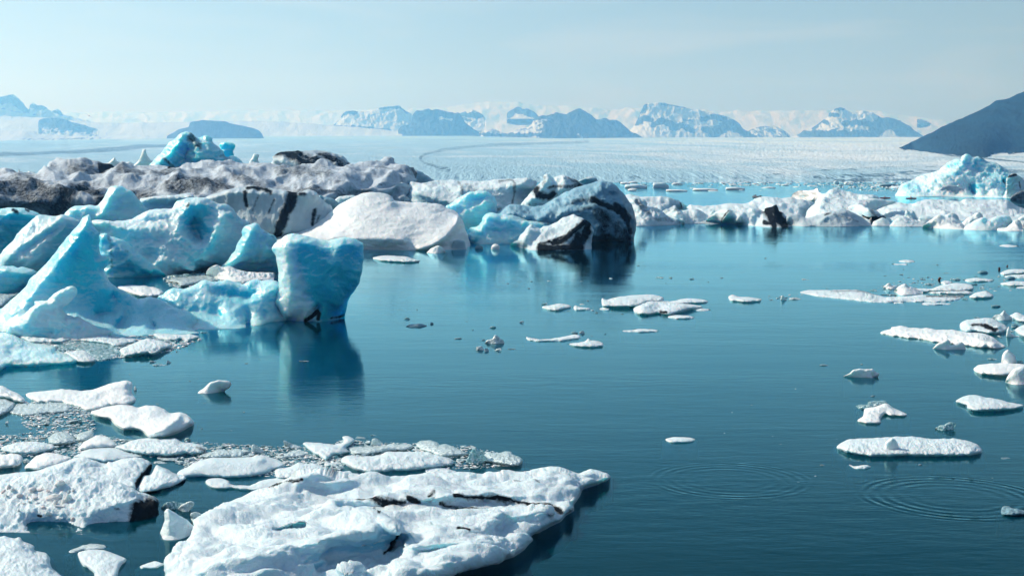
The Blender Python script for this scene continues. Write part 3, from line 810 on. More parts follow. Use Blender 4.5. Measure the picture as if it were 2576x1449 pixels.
relief('iceberg', 'rounded blue peak behind the hollowed iceberg, left of the shelf', 'A',
       [(600,960),(660,850),(720,800),(800,778),(900,770),(960,783),(1000,760),(1050,690),(1080,630),(1120,592),(1180,582),(1230,590),(1290,620),(1350,660),(1400,720),(1450,785),(1500,840),(1530,960)],
       Y0=180, sd=20, curves=[[(1180,592,0),(1100,700,-14),(1050,800,-20),(1000,900,-24)], [(1350,680,20),(1300,850,20)], [(700,820,0),(900,800,-10),(960,810,-12)]], noise=((60, 6, 1), (18, 1.6, 1), (7, .5, 0)), mat='blue', b0=-.35)
# far left group
relief('iceberg', 'rounded turquoise berg cut by the left edge of the picture', 'A', [(-300,880),(-150,830),(0,814),(80,800),(200,803),(300,828),(390,858),(450,900),(520,1000)], Y0=163, mat='blue', b0=.2, sd=20, r=20, noise=SOFT,
       dirt=[([(130,830),(170,845)], 6, .9), ([(255,822),(290,835)], 3, .8)], curves=[[(0,860,-20),(200,850,-25),(340,880,-10)]])
relief('iceberg', 'ribbed light blue berg with melt ridges at the far left', 'A',
       [(-120,1400),(-60,1330),(0,1275),(60,1200),(130,1130),(180,1060),(260,980),(340,910),(400,867),(470,870),(530,885),(580,888),(620,870),(680,885),(740,905),(800,940),(850,1000),(900,1150)], Y0=140, sd=30,
       curves=[[(610,880,0),(560,960,-22),(480,1010,-25),(440,1060,-28),(330,1130,-35),(200,1200,-40),(60,1330,-50)], [(665,920,0),(650,1020,-25),(560,1080,-30),(420,1150,-40),(330,1240,-48),(200,1340,-55)], [(540,1050,-8),(380,1140,-18),(230,1260,-30)],
               [(700,980,0),(560,1250,-20)], [(420,1280,-50),(250,1390,-62)], [(330,960,5),(180,1120,-8),(60,1260,-20)]], noise=((40, 4, 1), (14, 1.6, 1), (6, .5, 0)), mat='ice', b0=.15, blue=[([(420,900),(300,1000),(200,1120)], 16, .5), ([(700,1000),(540,1280)], 30, .45)])
relief('iceberg', 'big hollowed blue iceberg with a dark bowl in its flank', 'A',
       [(1020,1400),(1010,1060),(950,1010),(918,960),(925,932),(1000,924),(1100,935),(1200,930),(1320,920),(1400,872),(1500,828),(1600,815),(1730,803),(1770,742),(1850,715),(1950,695),(2050,697),(2120,725),(2200,760),(2300,775),(2350,820),(2400,890),(2450,920),(2520,960),(2560,1050,80),(2600,1200,80),(2650,1380,60)],
       base=[(1020,1480),(1300,1490),(1700,1480),(1900,1455),(2100,1440),(2650,1470)], Y0=155, sd=55,
       curves=[[(1330,928,40),(1500,880,25),(1640,870,20),(1790,850,20),(1900,780,10),(2060,765,10),(2180,800,20),(2330,850,30)],
               [(1780,980,-20),(1820,880,0),(1900,810,5)], [(1780,980,-20),(1830,1100,-35),(1950,1190,-42),(2060,1215,-42)], [(2060,1215,-42),(2150,1110,-35),(2190,1000,-25),(2240,900,-12),(2290,860,0)],
               [(1950,900,50),(1960,1020,48),(2020,1120,30)], [(960,960,-5),(1100,960,-10),(1270,1020,-18),(1400,1005,-20),(1600,1030,-25),(1750,1010,-22)],
               [(1300,960,30),(1500,940,25),(1700,930,10)], [(1720,1060,-30),(1690,1180,-45),(1620,1300,-58),(1570,1380,-62)], [(1400,1180,-30),(1500,1290,-40)], [(1840,1200,-45),(1990,1260,-55),(2060,1240,-52)], [(1900,1320,-50),(2060,1330,-50)],
               [(1560,1350,-62),(1700,1330,-68),(1850,1400,-74),(1950,1440,-78)], [(2350,900,40),(2450,1000,60),(2460,1200,50)]],
       noise=((60, 7, 1), (24, 3, 1), (9, .9, 1)), mat='ice', b0=.12, step=2.2, smooth=3,
       blue=[([(1960,850),(1980,1000),(2020,1120)], 40, .8), ([(1250,1100),(1450,1150),(1550,1250)], 30, .35), ([(1830,1300),(1980,1340)], 25, .4), ([(2120,780),(2300,840),(2400,920)], 12, .5)], dirt=[([(1880,790),(1905,770)], 4, .6), ([(1230,1015),(1270,1030)], 4, .4)])
relief('iceberg', 'dark teal fin with pale rim in front of the hollowed iceberg', 'A',
       [(1000,1440),(1000,1130),(1005,1070),(1040,1058),(1085,1075),(1105,1095),(1150,1098),(1230,1125),(1310,1180),(1400,1260),(1500,1340),(1600,1420),(1668,1478)], base=[(1000,1505),(1200,1508),(1450,1500),(1668,1484)], Y0=150, sd=6, r=16, tol=2,
       curves=[[(1110,1120,-3),(1130,1300,-14),(1120,1480,-20)], [(1160,1150,-6),(1300,1300,-20),(1500,1440,-20)]], mat='blue', b0=.1, noise=SOFT, dirt=[([(1085,1085),(1125,1200),(1130,1400)], 7, .4), ([(1270,1240),(1280,1400)], 10, .3)])
relief('iceberg', 'smooth dark fin with a knobbed white top beside the standing block', 'B',
       [(110,1440),(165,1392),(220,1340),(290,1240),(335,1150),(378,1085),(368,1045),(395,1000),(465,962),(520,957),(550,985),(572,1012),(620,1045),(680,1075),(715,1110),(735,1200),(750,1400)], base=[(110,1462),(300,1466),(580,1466),(750,1462)], Y0=150, sd=8, r=20,
       curves=[[(480,1010,-12),(440,1120,-20),(350,1280,-22),(230,1390,-22)], [(600,1100,4),(640,1250,-6)]], mat='blue', b0=-.05, noise=SOFT, dirt=[([(600,1050),(700,1090)], 8, .35)])
relief('iceberg', 'low smooth blue berg at the left edge behind the sweeping iceberg', 'F', [(-300,520),(-100,450),(0,468),(60,485),(130,480),(180,498),(220,490),(300,510),(350,530),(382,562),(340,640),(290,720)], base=[(-300,780),(0,768),(290,745)], sd=20, r=18,
       curves=[[(0,520,-10),(150,560,-20),(280,560,-18)]], mat='blue', noise=SOFT)
# centre back
relief('iceberg', 'distant hazy blue hump right of the dirty shelf', 'C', [(-80,560),(-20,412),(60,420),(130,450),(200,500),(280,560)], Y0=600, mat='wall', b0=.3, noise=SOFT)
relief('iceberg', 'distant low blue berg beyond the ash-dusted pointed berg', 'C', [(1670,560),(1700,530),(1760,503),(1820,492),(1875,508),(1895,560)], Y0=800, mat='wall', b0=.3, noise=SOFT, step=2)
relief('iceberg', 'long pale ice cliff with brown ash streaks behind the round iceberg', 'C',
       [(-60,700),(0,545),(60,545),(130,556),(200,542),(280,525),(380,525),(480,532),(600,530),(700,540),(850,520),(1000,515),(1100,510),(1180,500),(1230,512),(1275,540),(1265,610),(1230,700),(1180,780)], Y0=262, sd=110,
       curves=[[(150,560,60),(300,600,30),(520,590,10)], [(520,585,10),(700,590,20),(880,560,20),(1050,535,10),(1200,520,0)], [(60,640,20),(300,720,-10),(500,760,-30)], [(540,620,-8),(700,640,-10),(880,600,-10),(1080,580,-20),(1230,600,-20)], [(880,800,-30),(1100,780,-35)], [(510,600,-5),(520,680,-15)]],
       noise=((60, 6, 1), (18, 2.2, 1), (7, .6, 0)), mat='snow', b0=.25, dirt=[([(900,548),(1010,528),(1050,560),(1040,700),(1030,760)], 5, .55), ([(490,545),(515,580),(520,660)], 5, .5), ([(560,575),(680,640)], 7, .4), ([(140,565),(240,548)], 4, .4)])
relief('iceberg', 'leaning blue wedge with a white diagonal ledge behind the white slab', 'C',
       [(300,960),(360,795),(420,765),(480,705),(560,660),(640,640),(700,633),(770,640),(800,665),(850,690),(870,740),(870,800),(890,960)], Y0=228, sd=14,
       curves=[[(500,710,0),(640,660,-8),(760,660,-5)], [(630,805,-14),(720,765,-22),(820,742,-16)], [(560,850,-10),(700,900,-20)], [(620,740,10),(760,710,8)]], mat='blue', b0=-.1, noise=SOFT)
relief('iceberg', 'ash-dusted pointed berg peeking over the round iceberg', 'C',
       [(1080,830),(1115,770),(1160,710),(1220,640),(1280,580),(1330,530),(1350,475),(1390,467),(1450,492),(1540,472),(1600,500),(1660,520),(1700,545),(1745,578),(1800,700)], Y0=240, sd=40,
       curves=[[(1390,500,0),(1330,580,-10),(1290,640,-15),(1200,740,-30)], [(1540,490,0),(1580,570,-15),(1500,640,-20)], [(1440,560,15),(1420,640,0)]], noise=((30, 6, 1), (12, 2.6, 1), (5, .8, 0)), mat='snow',
       dirt=[([(1270,610),(1280,660),(1390,690),(1440,660)], 12, .8), ([(1400,600),(1530,590),(1720,580)], 6, .65), ([(1360,500),(1340,570)], 6, .5), ([(1600,510),(1700,555)], 7, .55), ([(1150,770),(1350,770)], 4, .4)])
relief('iceberg', 'large domed iceberg with dark striped right face', 'C',
       [(850,1060),(868,860),(900,830),(960,790),(1030,765),(1130,775),(1220,790),(1310,780),(1400,740),(1480,690),(1580,640),(1700,590),(1800,560),(1880,540),(1960,536),(2040,560),(2110,620),(2180,700),(2225,765),(2260,850),(2277,950),(2272,1020),(2258,1080),(2250,1142)],
       base=[(850,1140),(1400,1150),(1830,1145),(2100,1143),(2250,1142)], Y0=222, sd=70, r=22,
       curves=[[(1480,700,30),(1430,780,5),(1380,860,-20),(1300,920,-35)], [(1600,660,30),(1750,620,25),(1900,590,20),(2000,600,20)], [(1420,740,25),(1540,760,-5),(1700,740,-15),(1850,720,-15),(1980,760,-15)],
               [(1100,800,40),(1180,870,25),(1350,850,15)], [(1480,890,-35),(1540,840,-40),(1680,825,-42),(1820,790,-45),(1880,850,-50),(1900,950,-60),(1870,1080,-70)], [(1560,790,-10),(1700,780,-18),(1840,770,-25)],
               [(2000,800,-20),(2080,950,-35),(2080,1120,-50)], [(2140,740,10),(2210,900,10),(2230,1100,5)], [(1960,900,-20),(1980,1110,-38)], [(900,870,10),(1050,860,0),(1200,900,-20)]],
       noise=((46, 6, 1), (18, 2.4, 1, (.8, 1, 1.6)), (7, .6, 0)), mat='deep', b0=-.1, step=2.2,
       blue=[([(1100,830),(1250,860),(1370,820)], 14, .6), ([(1700,640),(1950,580),(2100,680)], 16, .6), ([(1950,640),(2150,800),(2230,950)], 22, .5)],
       dirt=[([(1840,725),(1960,780),(2080,830),(2170,900),(2220,1050)], 9, .9), ([(2060,780),(2140,830),(2200,900)], 9, .8), ([(1640,755),(1720,725),(1800,720)], 7, .55), ([(1900,850),(1950,930),(1960,1100)], 26, .62), ([(2080,980),(2120,1120)], 18, .6), ([(1700,820),(1850,800),(1890,860)], 10, .5), ([(2160,1040),(2200,1140)], 14, .7), ([(2020,900),(2100,960)], 12, .5)])
relief('iceberg', 'turquoise berg with pale saddle at the left foot of the domed iceberg', 'C',
       [(560,1110),(570,1040),(605,1008),(680,985),(718,950),(730,900),(780,855),(870,860),(960,870),(1060,890),(1150,910),(1230,930),(1340,935),(1430,960),(1450,1030)], base=[(560,1130),(640,1160),(750,1170),(1000,1166),(1450,1165)], sd=30, r=16,
       curves=[[(790,870,5),(745,960,-14),(700,1050,-24),(620,1130,-30)], [(800,885,0),(950,905,-6),(1150,950,-10),(1350,980,-10)], [(850,1050,-6),(1000,1040,-10)]], mat='blue', b0=.0, noise=SOFT, dirt=[([(1050,900),(1250,940),(1400,965)], 8, .35)])
relief('iceberg', 'white wedge with a black ash flank in front of the domed iceberg', 'C',
       [(995,1175),(1060,1140),(1088,1130),(1108,1075),(1140,1058),(1188,985),(1222,965),(1280,1000),(1310,1008),(1350,990),(1450,955),(1520,912),(1590,885),(1650,868),(1700,892),(1765,925),(1800,945),(1832,990),(1845,1050),(1828,1120),(1825,1212)],
       base=[(995,1178),(1150,1208),(1230,1230),(1500,1232),(1740,1226),(1825,1214)], sd=30, r=12,
       curves=[[(1290,1010,10),(1250,1100,-6),(1220,1200,-14)], [(1200,990,5),(1160,1090,-8),(1140,1180,-12)], [(1650,880,5),(1760,935,-8),(1680,1010,-25),(1580,1100,-35),(1400,1160,-40),(1260,1200,-42)], [(1780,950,-8),(1750,1080,-10),(1720,1210,-10)], [(1450,1000,15),(1500,1060,-10)]],
       noise=((34, 4.5, 1), (13, 2, 1), (6, .6, 0)), mat='snow', b0=.15,
       dirt=[([(1775,930),(1700,990),(1620,1060),(1560,1120),(1440,1150)], 8, .9), ([(1640,1030),(1560,1090),(1420,1140),(1300,1180)], 6, .75), ([(1310,1215),(1500,1205),(1720,1200)], 9, 1.), ([(1790,970),(1760,1080),(1700,1190)], 12, 1.), ([(1690,1080),(1640,1180)], 14, .8)])
relief('iceberg', 'large tilted white slab iceberg with a smooth snowy face', 'B',
       [(620,1180),(640,1130),(700,1100),(780,1072),(880,1040),(980,1023),(1080,980),(1180,915),(1280,830),(1380,750),(1480,700),(1580,658),(1680,645),(1760,647),(1830,665),(1870,688),(1900,720),(1960,740),(2100,748),(2250,748),(2350,765),(2440,803),(2530,850),(2585,920),(2612,1000),(2642,1080),(2662,1150),(2670,1222)],
       base=[(620,1228),(1200,1224),(1800,1226),(2150,1232),(2350,1228),(2550,1222),(2670,1222)], Y0=199, sd=240, r=10,
       curves=[[(2555,880,130),(2540,950,89),(2480,1030,43),(2380,1120,-4),(2260,1190,-16),(2150,1226,-20)], [(2460,1130,43),(2560,1100,116),(2600,1040,159)], [(2350,1215,14),(2550,1210,87)], [(1900,735,203),(1800,800,162),(1700,860,130)],
               [(1860,700,217),(1760,780,179)], [(1000,1100,72),(1500,1100,29),(2000,1120,2)], [(1400,860,145),(1800,900,101),(2300,900,116)]],
       noise=((50, 2.6, 0, (1.6, 1, .7)), (14, 1.5, 0, (1.7, 1, .6)), (5, .7, 0)), mat='white', smooth=5, step=2.3)
relief('ice_chunk', 'small white triangular ice chunk under the right end of the white slab', 'C', [(168,1250),(210,1212),(250,1192),(280,1183),(330,1205),(358,1245)], base=[(168,1256),(260,1262),(358,1254)], mat='white', r=6, step=1.6, noise=((14, 1, 1),), cat='ice chunk')
relief('ice_chunk', 'blue-grey block in the shaded hollow of the white slab', 'C', [(418,1215),(430,1160),(450,1130),(540,1132),(562,1190),(568,1215)], base=[(418,1219),(568,1221)], mat='wall', r=6, step=1.6, noise=((14, 1, 1),), cat='ice chunk')
# right-hand low bergs
relief('iceberg', 'smooth snowy mound right of the domed iceberg', 'D', [(60,700),(130,668),(180,678),(240,690),(350,690),(450,683),(540,700),(620,720),(680,752),(745,803)], base=[(60,850),(300,855),(500,845),(745,808)], sd=90, r=12,
       curves=[[(450,700,60),(480,780,10)], [(650,745,40),(680,790,10)]], mat='snow', b0=.2, noise=SOFT, dirt=[([(650,750),(665,790)], 2.5, .7)])
relief('iceberg', 'low snow-covered floe berg curving behind the dark-peaked berg', 'D',
       [(720,800),(760,772),(850,780),(960,783),(1050,775),(1150,755),(1290,762),(1380,735),(1400,712),(1460,695),(1540,690),(1650,705),(1760,700),(1850,715),(2000,745),(2010,800),(1960,880)], base=[(720,900),(1000,940),(1400,930),(1960,905)], Y0=330, sd=170, r=10,
       curves=[[(1380,742,120),(1450,800,60),(1470,880,10)], [(1100,790,90),(1300,800,60)], [(1000,850,20),(1200,840,30),(1420,800,60)], [(1560,760,40),(1900,800,30)]], mat='snow', b0=.15, noise=SOFT)
relief('iceberg', 'pale berg with a round melt hole in its side', 'D', [(1765,700),(1790,660),(1850,632),(1950,626),(2000,622),(2030,608),(2045,640),(2075,660),(2120,700),(2140,760)], base=[(1765,712),(1860,740),(2000,762),(2140,790)], Y0=420, sd=20, r=10,
       curves=[[(2000,640,0),(1990,700,-15),(1960,745,-20)]], mat='white', b0=0, noise=SOFT, blue=[([(1885,685),(1905,690)], 3.5, .8)], step=2)
relief('iceberg', 'long snow-covered berg stretching right of the melt-hole berg', 'E',
       [(460,1290),(500,1225),(520,1180),(580,1165),(640,1135),(700,1125),(780,1150),(880,1175),(1000,1180),(1080,1188),(1125,1220),(1200,1245),(1300,1265),(1340,1300)], base=[(460,1380),(800,1390),(1340,1350)], Y0=390, sd=150, r=9, mat='snow', noise=SOFT,
       curves=[[(560,1190,100),(800,1200,90),(1080,1215,80)], [(600,1290,20),(900,1280,20)]], dirt=[([(640,1235),(720,1222)], 3, .4), ([(1090,1280),(1200,1268)], 3, .35)])
relief('iceberg', 'broad white snow berg filling the right edge below the tall turquoise berg', 'Q',
       [(300,700),(400,600),(520,548),(700,512),(930,538),(1050,505),(1150,478),(1300,475),(1450,492),(1640,508),(1700,482),(1850,470),(2050,470),(2200,475),(2330,490),(2400,530),(2576,610),(2800,680),(3000,760)], base=[(300,760),(1000,790),(2000,790),(3000,800)], Y0=325, sd=300, r=8,
       curves=[[(1030,700,20),(1180,720,10),(1480,640,80),(1650,590,120),(2100,600,120),(2340,560,170)], [(1500,700,20),(2000,720,10),(2576,720,20)], [(1000,600,130),(1300,590,150)]],
       noise=((60, 8, 1, (1.4, 1, .8)), (20, 2.4, 1), (7, .6, 0)), mat='snow', b0=.1)
relief('iceberg', 'white snow mass with a steep rounded left end beside the dark-peaked berg', 'E',
       [(370,1440),(390,1350),(440,1292),(500,1262),(560,1212),(640,1232),(760,1235),(900,1240),(1050,1225),(1200,1240),(1290,1265),(1210,1290),(1100,1330),(1040,1360)], base=[(370,1480),(600,1500),(1040,1480)], Y0=310, sd=180, r=12,
       curves=[[(560,1240,130),(520,1320,50),(500,1420,0)], [(680,1310,60),(960,1300,90)], [(700,1420,-10),(900,1400,10)]], mat='snow', noise=SOFT)
relief('iceberg', 'rubbly ice with grey ash streak against the domed iceberg', 'D',
       [(120,900),(150,715),(200,711),(280,710),(330,762),(320,790),(400,795),(460,830),(540,890),(600,905),(680,925),(712,962)], base=[(120,990),(200,992),(400,985),(600,975),(712,965)], sd=60, r=8,
       curves=[[(200,740,40),(260,830,10),(330,900,-5)], [(330,830,30),(450,900,0)]], noise=((26, 6, 1), (11, 2.8, 1), (5, 1, 0)), mat='snow', b0=.1, dirt=[([(210,720),(260,790),(340,870)], 9, .5), ([(300,930),(480,920),(650,945)], 6, .4)])
relief('iceberg', 'jumbled snowy berg with a grey pyramid left of the dark peak', 'D',
       [(440,920),(470,845),(520,812),(560,795),(605,780),(640,822),(700,822),(800,812),(860,830),(925,872),(960,852),(1000,830),(1050,960)], base=[(440,955),(600,962),(900,964),(1050,966)], sd=50, r=8,
       curves=[[(605,790,20),(640,850,0),(700,900,-10)], [(790,840,25),(850,860,10),(830,900,10)]], noise=((26, 5, 1), (11, 2.4, 1), (5, .8, 0)), mat='snow', b0=.05, dirt=[([(500,830),(600,800),(640,850)], 9, .42), ([(800,900),(900,890)], 8, .3)])
relief('iceberg', 'turquoise berg with one jet black ash peak at its right', 'D',
       [(900,950),(930,910),(970,875),(1040,832),(1120,810),(1165,826),(1230,837),(1300,832),(1370,805),(1430,810),(1500,842),(1508,812),(1580,790),(1622,767),(1642,800),(1655,835),(1700,860),(1732,905),(1752,945),(1778,980)],
       base=[(900,955),(1100,962),(1262,974),(1480,993),(1700,1001),(1778,984)], sd=26, r=10,
       curves=[[(1160,835,8),(1110,890,-6),(1080,945,-10)], [(1290,845,8),(1250,900,-10),(1220,955,-12)], [(1600,780,0),(1620,860,-14),(1690,960,-16)], [(1380,820,6),(1420,900,-6),(1400,980,-8)]], noise=((26, 3.4, 1), (10, 1.4, 1)), mat='snow', b0=-.1, blue=[([(1400,880),(1440,960)], 16, .45)],
       dirt=[([(1540,830),(1620,810),(1640,900),(1700,970)], 15, 1.), ([(1560,860),(1600,980)], 10, 1.), ([(1145,835),(1090,885),(1072,940)], 2.2, .8), ([(1500,950),(1560,960)], 6, .8)], step=2)
relief('iceberg', 'dark blue sloping berg at the water edge right of the black peak', 'D',
       [(1720,960),(1735,885),(1800,872),(1870,886),(1920,905),(2010,890),(2100,858),(2200,840),(2260,822),(2350,832),(2450,882),(2540,940),(2585,975)], base=[(1720,978),(1890,990),(2000,990),(2300,994),(2585,986)], sd=30, r=8,
       curves=[[(2220,850,10),(2100,900,-8),(2050,970,-14)], [(2270,840,15),(2450,930,5)]], mat='wall', b0=.1, noise=((26, 3, 1), (10, 1.4, 1)), blue=[([(2080,900),(2300,900),(2500,960)], 14, .8)], dirt=[([(2200,870),(2450,940)], 3, .45), ([(2110,868),(2170,852)], 3, .7)])
relief('iceberg', 'snowy knoll with a black ash hollow at the right water edge', 'Q',
       [(-80,640),(60,570),(230,552),(290,590),(380,620),(450,650),(520,700),(600,745),(660,760)], base=[(-80,770),(200,790),(400,800),(660,790)], Y0=285, sd=90, r=8, mat='snow', noise=SOFT,
       dirt=[([(260,720),(400,750),(560,740)], 5, 1.), ([(380,640),(420,680),(540,730)], 8, .55)], curves=[[(230,570,60),(330,640,20),(500,740,0)]])
for lb, top, base, mt in (
    ('small rounded snow lump under the black hollow', [(370,860),(400,800),(470,762),(540,742),(600,760),(630,800),(640,862)], [(370,864),(640,866)], 'snow'),
    ('low snowy wedge with a smooth dark blue shoreline', [(620,860),(700,790),(760,740),(850,722),(930,750),(1030,780),(1120,800),(1165,830)], [(620,866),(850,872),(1165,872)], 'snow'),
    ('upright white ice tooth behind the snowy wedge', [(840,760),(860,680),(885,622),(910,650),(960,640),(1010,680),(1040,760)], [(840,800),(1040,800)], 'snow'),
    ('bright white rough berg at the right shoreline', [(1108,870),(1150,820),(1250,760),(1350,700),(1450,735),(1550,740),(1650,800),(1720,860),(1730,905)], [(1108,884),(1400,900),(1730,912)], 'white'),
    ('white rounded peak behind the turquoise lump', [(1640,860),(1700,800),(1780,740),(1860,690),(1920,655),(1975,690),(1990,740),(2020,800)], [(1640,880),(2020,880)], 'white'),
    ('long white bank behind the rough shoreline berg', [(1050,780),(1060,735),(1140,710),(1250,720),(1400,710),(1500,678),(1570,676),(1620,720),(1660,790)], [(1050,840),(1660,850)], 'snow'),
    ('turquoise and white lump on the right shoreline', [(1700,905),(1760,840),(1830,800),(1900,760),(2000,738),(2080,770),(2130,740),(2220,715),(2330,700),(2380,740),(2412,800),(2380,860),(2340,890)], [(1700,915),(2000,925),(2340,915)], 'ice'),
    ('flat white shelf with a shallow lip in front of the turquoise lump', [(1705,900),(1740,860),(1850,860),(1900,880),(2000,895),(2010,910)], [(1705,912),(1850,918),(2010,914)], 'white'),
    ('low snowy tongue and round knob at the right picture edge', [(2122,905),(2200,890),(2320,885),(2390,830),(2440,780),(2500,770),(2540,840),(2560,905)], [(2122,912),(2300,934),(2560,936)], 'white'),
    ('white lump cut by the right picture edge', [(2480,800),(2500,750),(2560,715),(2640,700),(2760,760),(2800,860)], [(2480,900),(2800,905)], 'white')):
    relief('iceberg', lb, 'Q', top, base=base, mat=mt, sd=22, r=9, noise=((22, 3.4, 1), (9, 1.3, 1)), step=2, group='low bergs along the right shoreline', b0=.05 if mt == 'ice' else 0)
# far right tall berg
relief('iceberg', 'tall jagged turquoise iceberg at the right edge below the dark slope', 'E',
       [(1278,1195),(1310,1140),(1350,1082),(1450,1040),(1550,990),(1650,962),(1720,940),(1780,890),(1880,826),(1942,832),(1955,800),(1990,777),(2040,785),(2065,815),(2120,803),(2165,822),(2200,850),(2300,872),(2400,930),(2480,975),(2600,1040),(2750,1120),(2800,1210)],
       base=[(1278,1198),(1500,1206),(1800,1206),(2100,1210),(2400,1216),(2800,1220)], Y0=600, sd=60, r=10,
       curves=[[(1990,785,40),(1960,860,10),(1900,940,-10),(1830,1000,-20)], [(2060,830,30),(2070,950,0),(2040,990,-20),(1960,1010,-25)], [(1720,1010,-20),(1900,1010,-30),(2100,1025,-30),(2300,1015,-30),(2450,1010,-30),(2600,1060,-20)],
               [(1730,990,0),(1650,1080,-30),(1620,1180,-40)], [(1850,1090,-45),(1900,1180,-55)], [(2120,1100,-50),(2300,1040,-45),(2280,1120,-60),(2180,1190,-65)], [(2100,880,30),(2300,930,25),(2450,990,10)], [(1820,900,30),(1920,850,20)], [(1400,1080,20),(1350,1170,0)], [(2020,1080,-20),(2080,1190,-25)], [(2400,1100,-45),(2360,1200,-60)]],
       noise=((28, 6, 1), (12, 2.8, 1), (6, 1, 0)), mat='ice', b0=-.38, step=2,
       blue=[([(2120,850),(2250,920),(2450,980)], 34, 1.1), ([(1400,1100),(1520,1110),(1420,1170)], 12, 1.0), ([(1830,900),(1900,870)], 10, .9), ([(1500,1150),(1620,1180)], 10, .6), ([(2000,980),(1750,985)], 5, .9), ([(2150,1060),(2050,1160)], 12, .9)],  # first stroke paints the shaded right face a deeper blue
       dirt=[([(2370,1040),(2400,1090)], 4, .6), ([(2130,815),(2160,825)], 3, .7)])
relief('iceberg', 'grey ash-dusted block in front of the tall jagged turquoise iceberg', 'E', [(1730,1195),(1735,1120),(1790,1090),(1850,1085),(1900,1105),(1960,1125),(1985,1160),(1980,1200)], base=[(1730,1202),(1980,1206)], mat='dirty', d0=.25, r=7, noise=((16, 3, 1), (7, 1, 1)), step=1.8)
relief('iceberg', 'dark grey lump low at the right edge beside the jagged iceberg', 'E', [(2440,1225),(2460,1195),(2520,1160),(2580,1150),(2650,1180),(2680,1230)], base=[(2440,1238),(2680,1240)], mat='dirty', d0=.55, r=7, noise=((16, 2, 1),), step=1.8)
relief('iceberg', 'ash-capped knob riding the right shoulder of the jagged iceberg', 'E', [(2400,1130),(2402,1020),(2440,985),(2480,970),(2540,1000),(2576,1050),(2640,1150)], base=[(2400,1215),(2640,1218)], mat='snow', r=7, noise=((16, 3, 1), (7, 1, 1)), step=1.8, dirt=[([(2410,1005),(2490,985)], 5, .8), ([(2530,1060),(2540,1120)], 3, .6)])
# near left: the sweeping iceberg, its white apron, the bridge and the standing block
relief('iceberg', 'sweeping blue iceberg with a tall curved horn in the left foreground', 'F',
       [(-300,1080),(-120,960),(0,912),(60,868),(100,832),(180,770),(262,692),(290,632),(380,548),(480,440),(560,350),(640,240),(720,150),(790,62),(830,0),(870,-25),(898,-36),(915,-12),(922,30),(938,80),(970,120),(1003,150),(1005,215),(1000,280),(1012,372),(1088,388),(1096,428),(1062,500),(1042,512),(1062,560),(1100,640),(1170,700),(1250,742),(1330,790),(1400,822),(1480,796),(1560,800),(1640,840),(1720,880),(1800,915),(1870,925),(1925,960),(1970,1010),(2030,1050),(2078,1072),(2078,1110),(2062,1150)],
       base=[(-300,1140),(0,1145),(400,1172),(780,1196),(1110,1196),(1300,1192),(1600,1182),(1900,1172),(2062,1158)], Y0=103, sd=14, r=26,
       curves=[[(900,20,0),(800,150,-12),(680,330,-22),(540,520,-32),(400,680,-44),(250,840,-58),(80,960,-66)], [(960,200,2),(930,330,-6),(960,460,-8),(1020,600,-10),(1080,760,-14)], [(780,330,0),(760,560,-10),(700,760,-28)], [(600,640,-20),(640,860,-48)],
               [(1120,760,20),(1200,870,5),(1120,940,-18)], [(1480,820,0),(1430,900,-22),(1500,1000,-45),(1560,1120,-62)], [(1700,900,0),(1850,1000,-30),(1950,1100,-45)], [(1300,880,10),(1250,980,-20),(1200,1100,-58)], [(1010,1000,-52),(1120,985,-56),(1210,1010,-54)], [(980,960,-20),(1150,960,-16)], [(300,930,-66),(600,1000,-66)]],
       noise=((90, 6, 0), (38, 3.2, 1), (12, .9, 1), (6, .3, 0)), mat='blue', b0=-.16, step=2.4, smooth=4,
       blue=[([(800,400),(760,640),(900,850),(1300,1000),(1700,1080)], 60, .5)])
relief('iceberg', 'knobbly white ice apron at the foot of the sweeping blue iceberg', 'F',
       [(60,1180),(75,1110),(120,1060),(190,1010),(262,958),(300,912),(345,880),(350,845),(400,835),(480,825),(530,772),(590,735),(660,705),(725,686),(768,712),(772,765),(720,830),(640,900),(652,950),(740,1000),(782,988),(850,1030),(930,1070),(988,1110),(1060,1125),(1118,1140),(1112,1188)],
       base=[(60,1184),(300,1212),(500,1220),(780,1236),(1000,1212),(1112,1192)], Y0=96, sd=6, r=14,
       curves=[[(720,700,0),(620,760,-8),(520,850,-18),(380,900,-24),(300,1000,-28),(250,1120,-32)], [(580,900,-20),(620,980,-26),(780,1050,-30),(900,1140,-32)], [(450,960,-16),(460,1100,-24)], [(620,1030,-32),(640,1150,-34)]],
       noise=((36, 5, 1), (14, 2.4, 1), (6, .8, 0)), mat='ice', b0=-.05, blue=[([(250,1120),(500,1160),(760,1190)], 20, .35)])
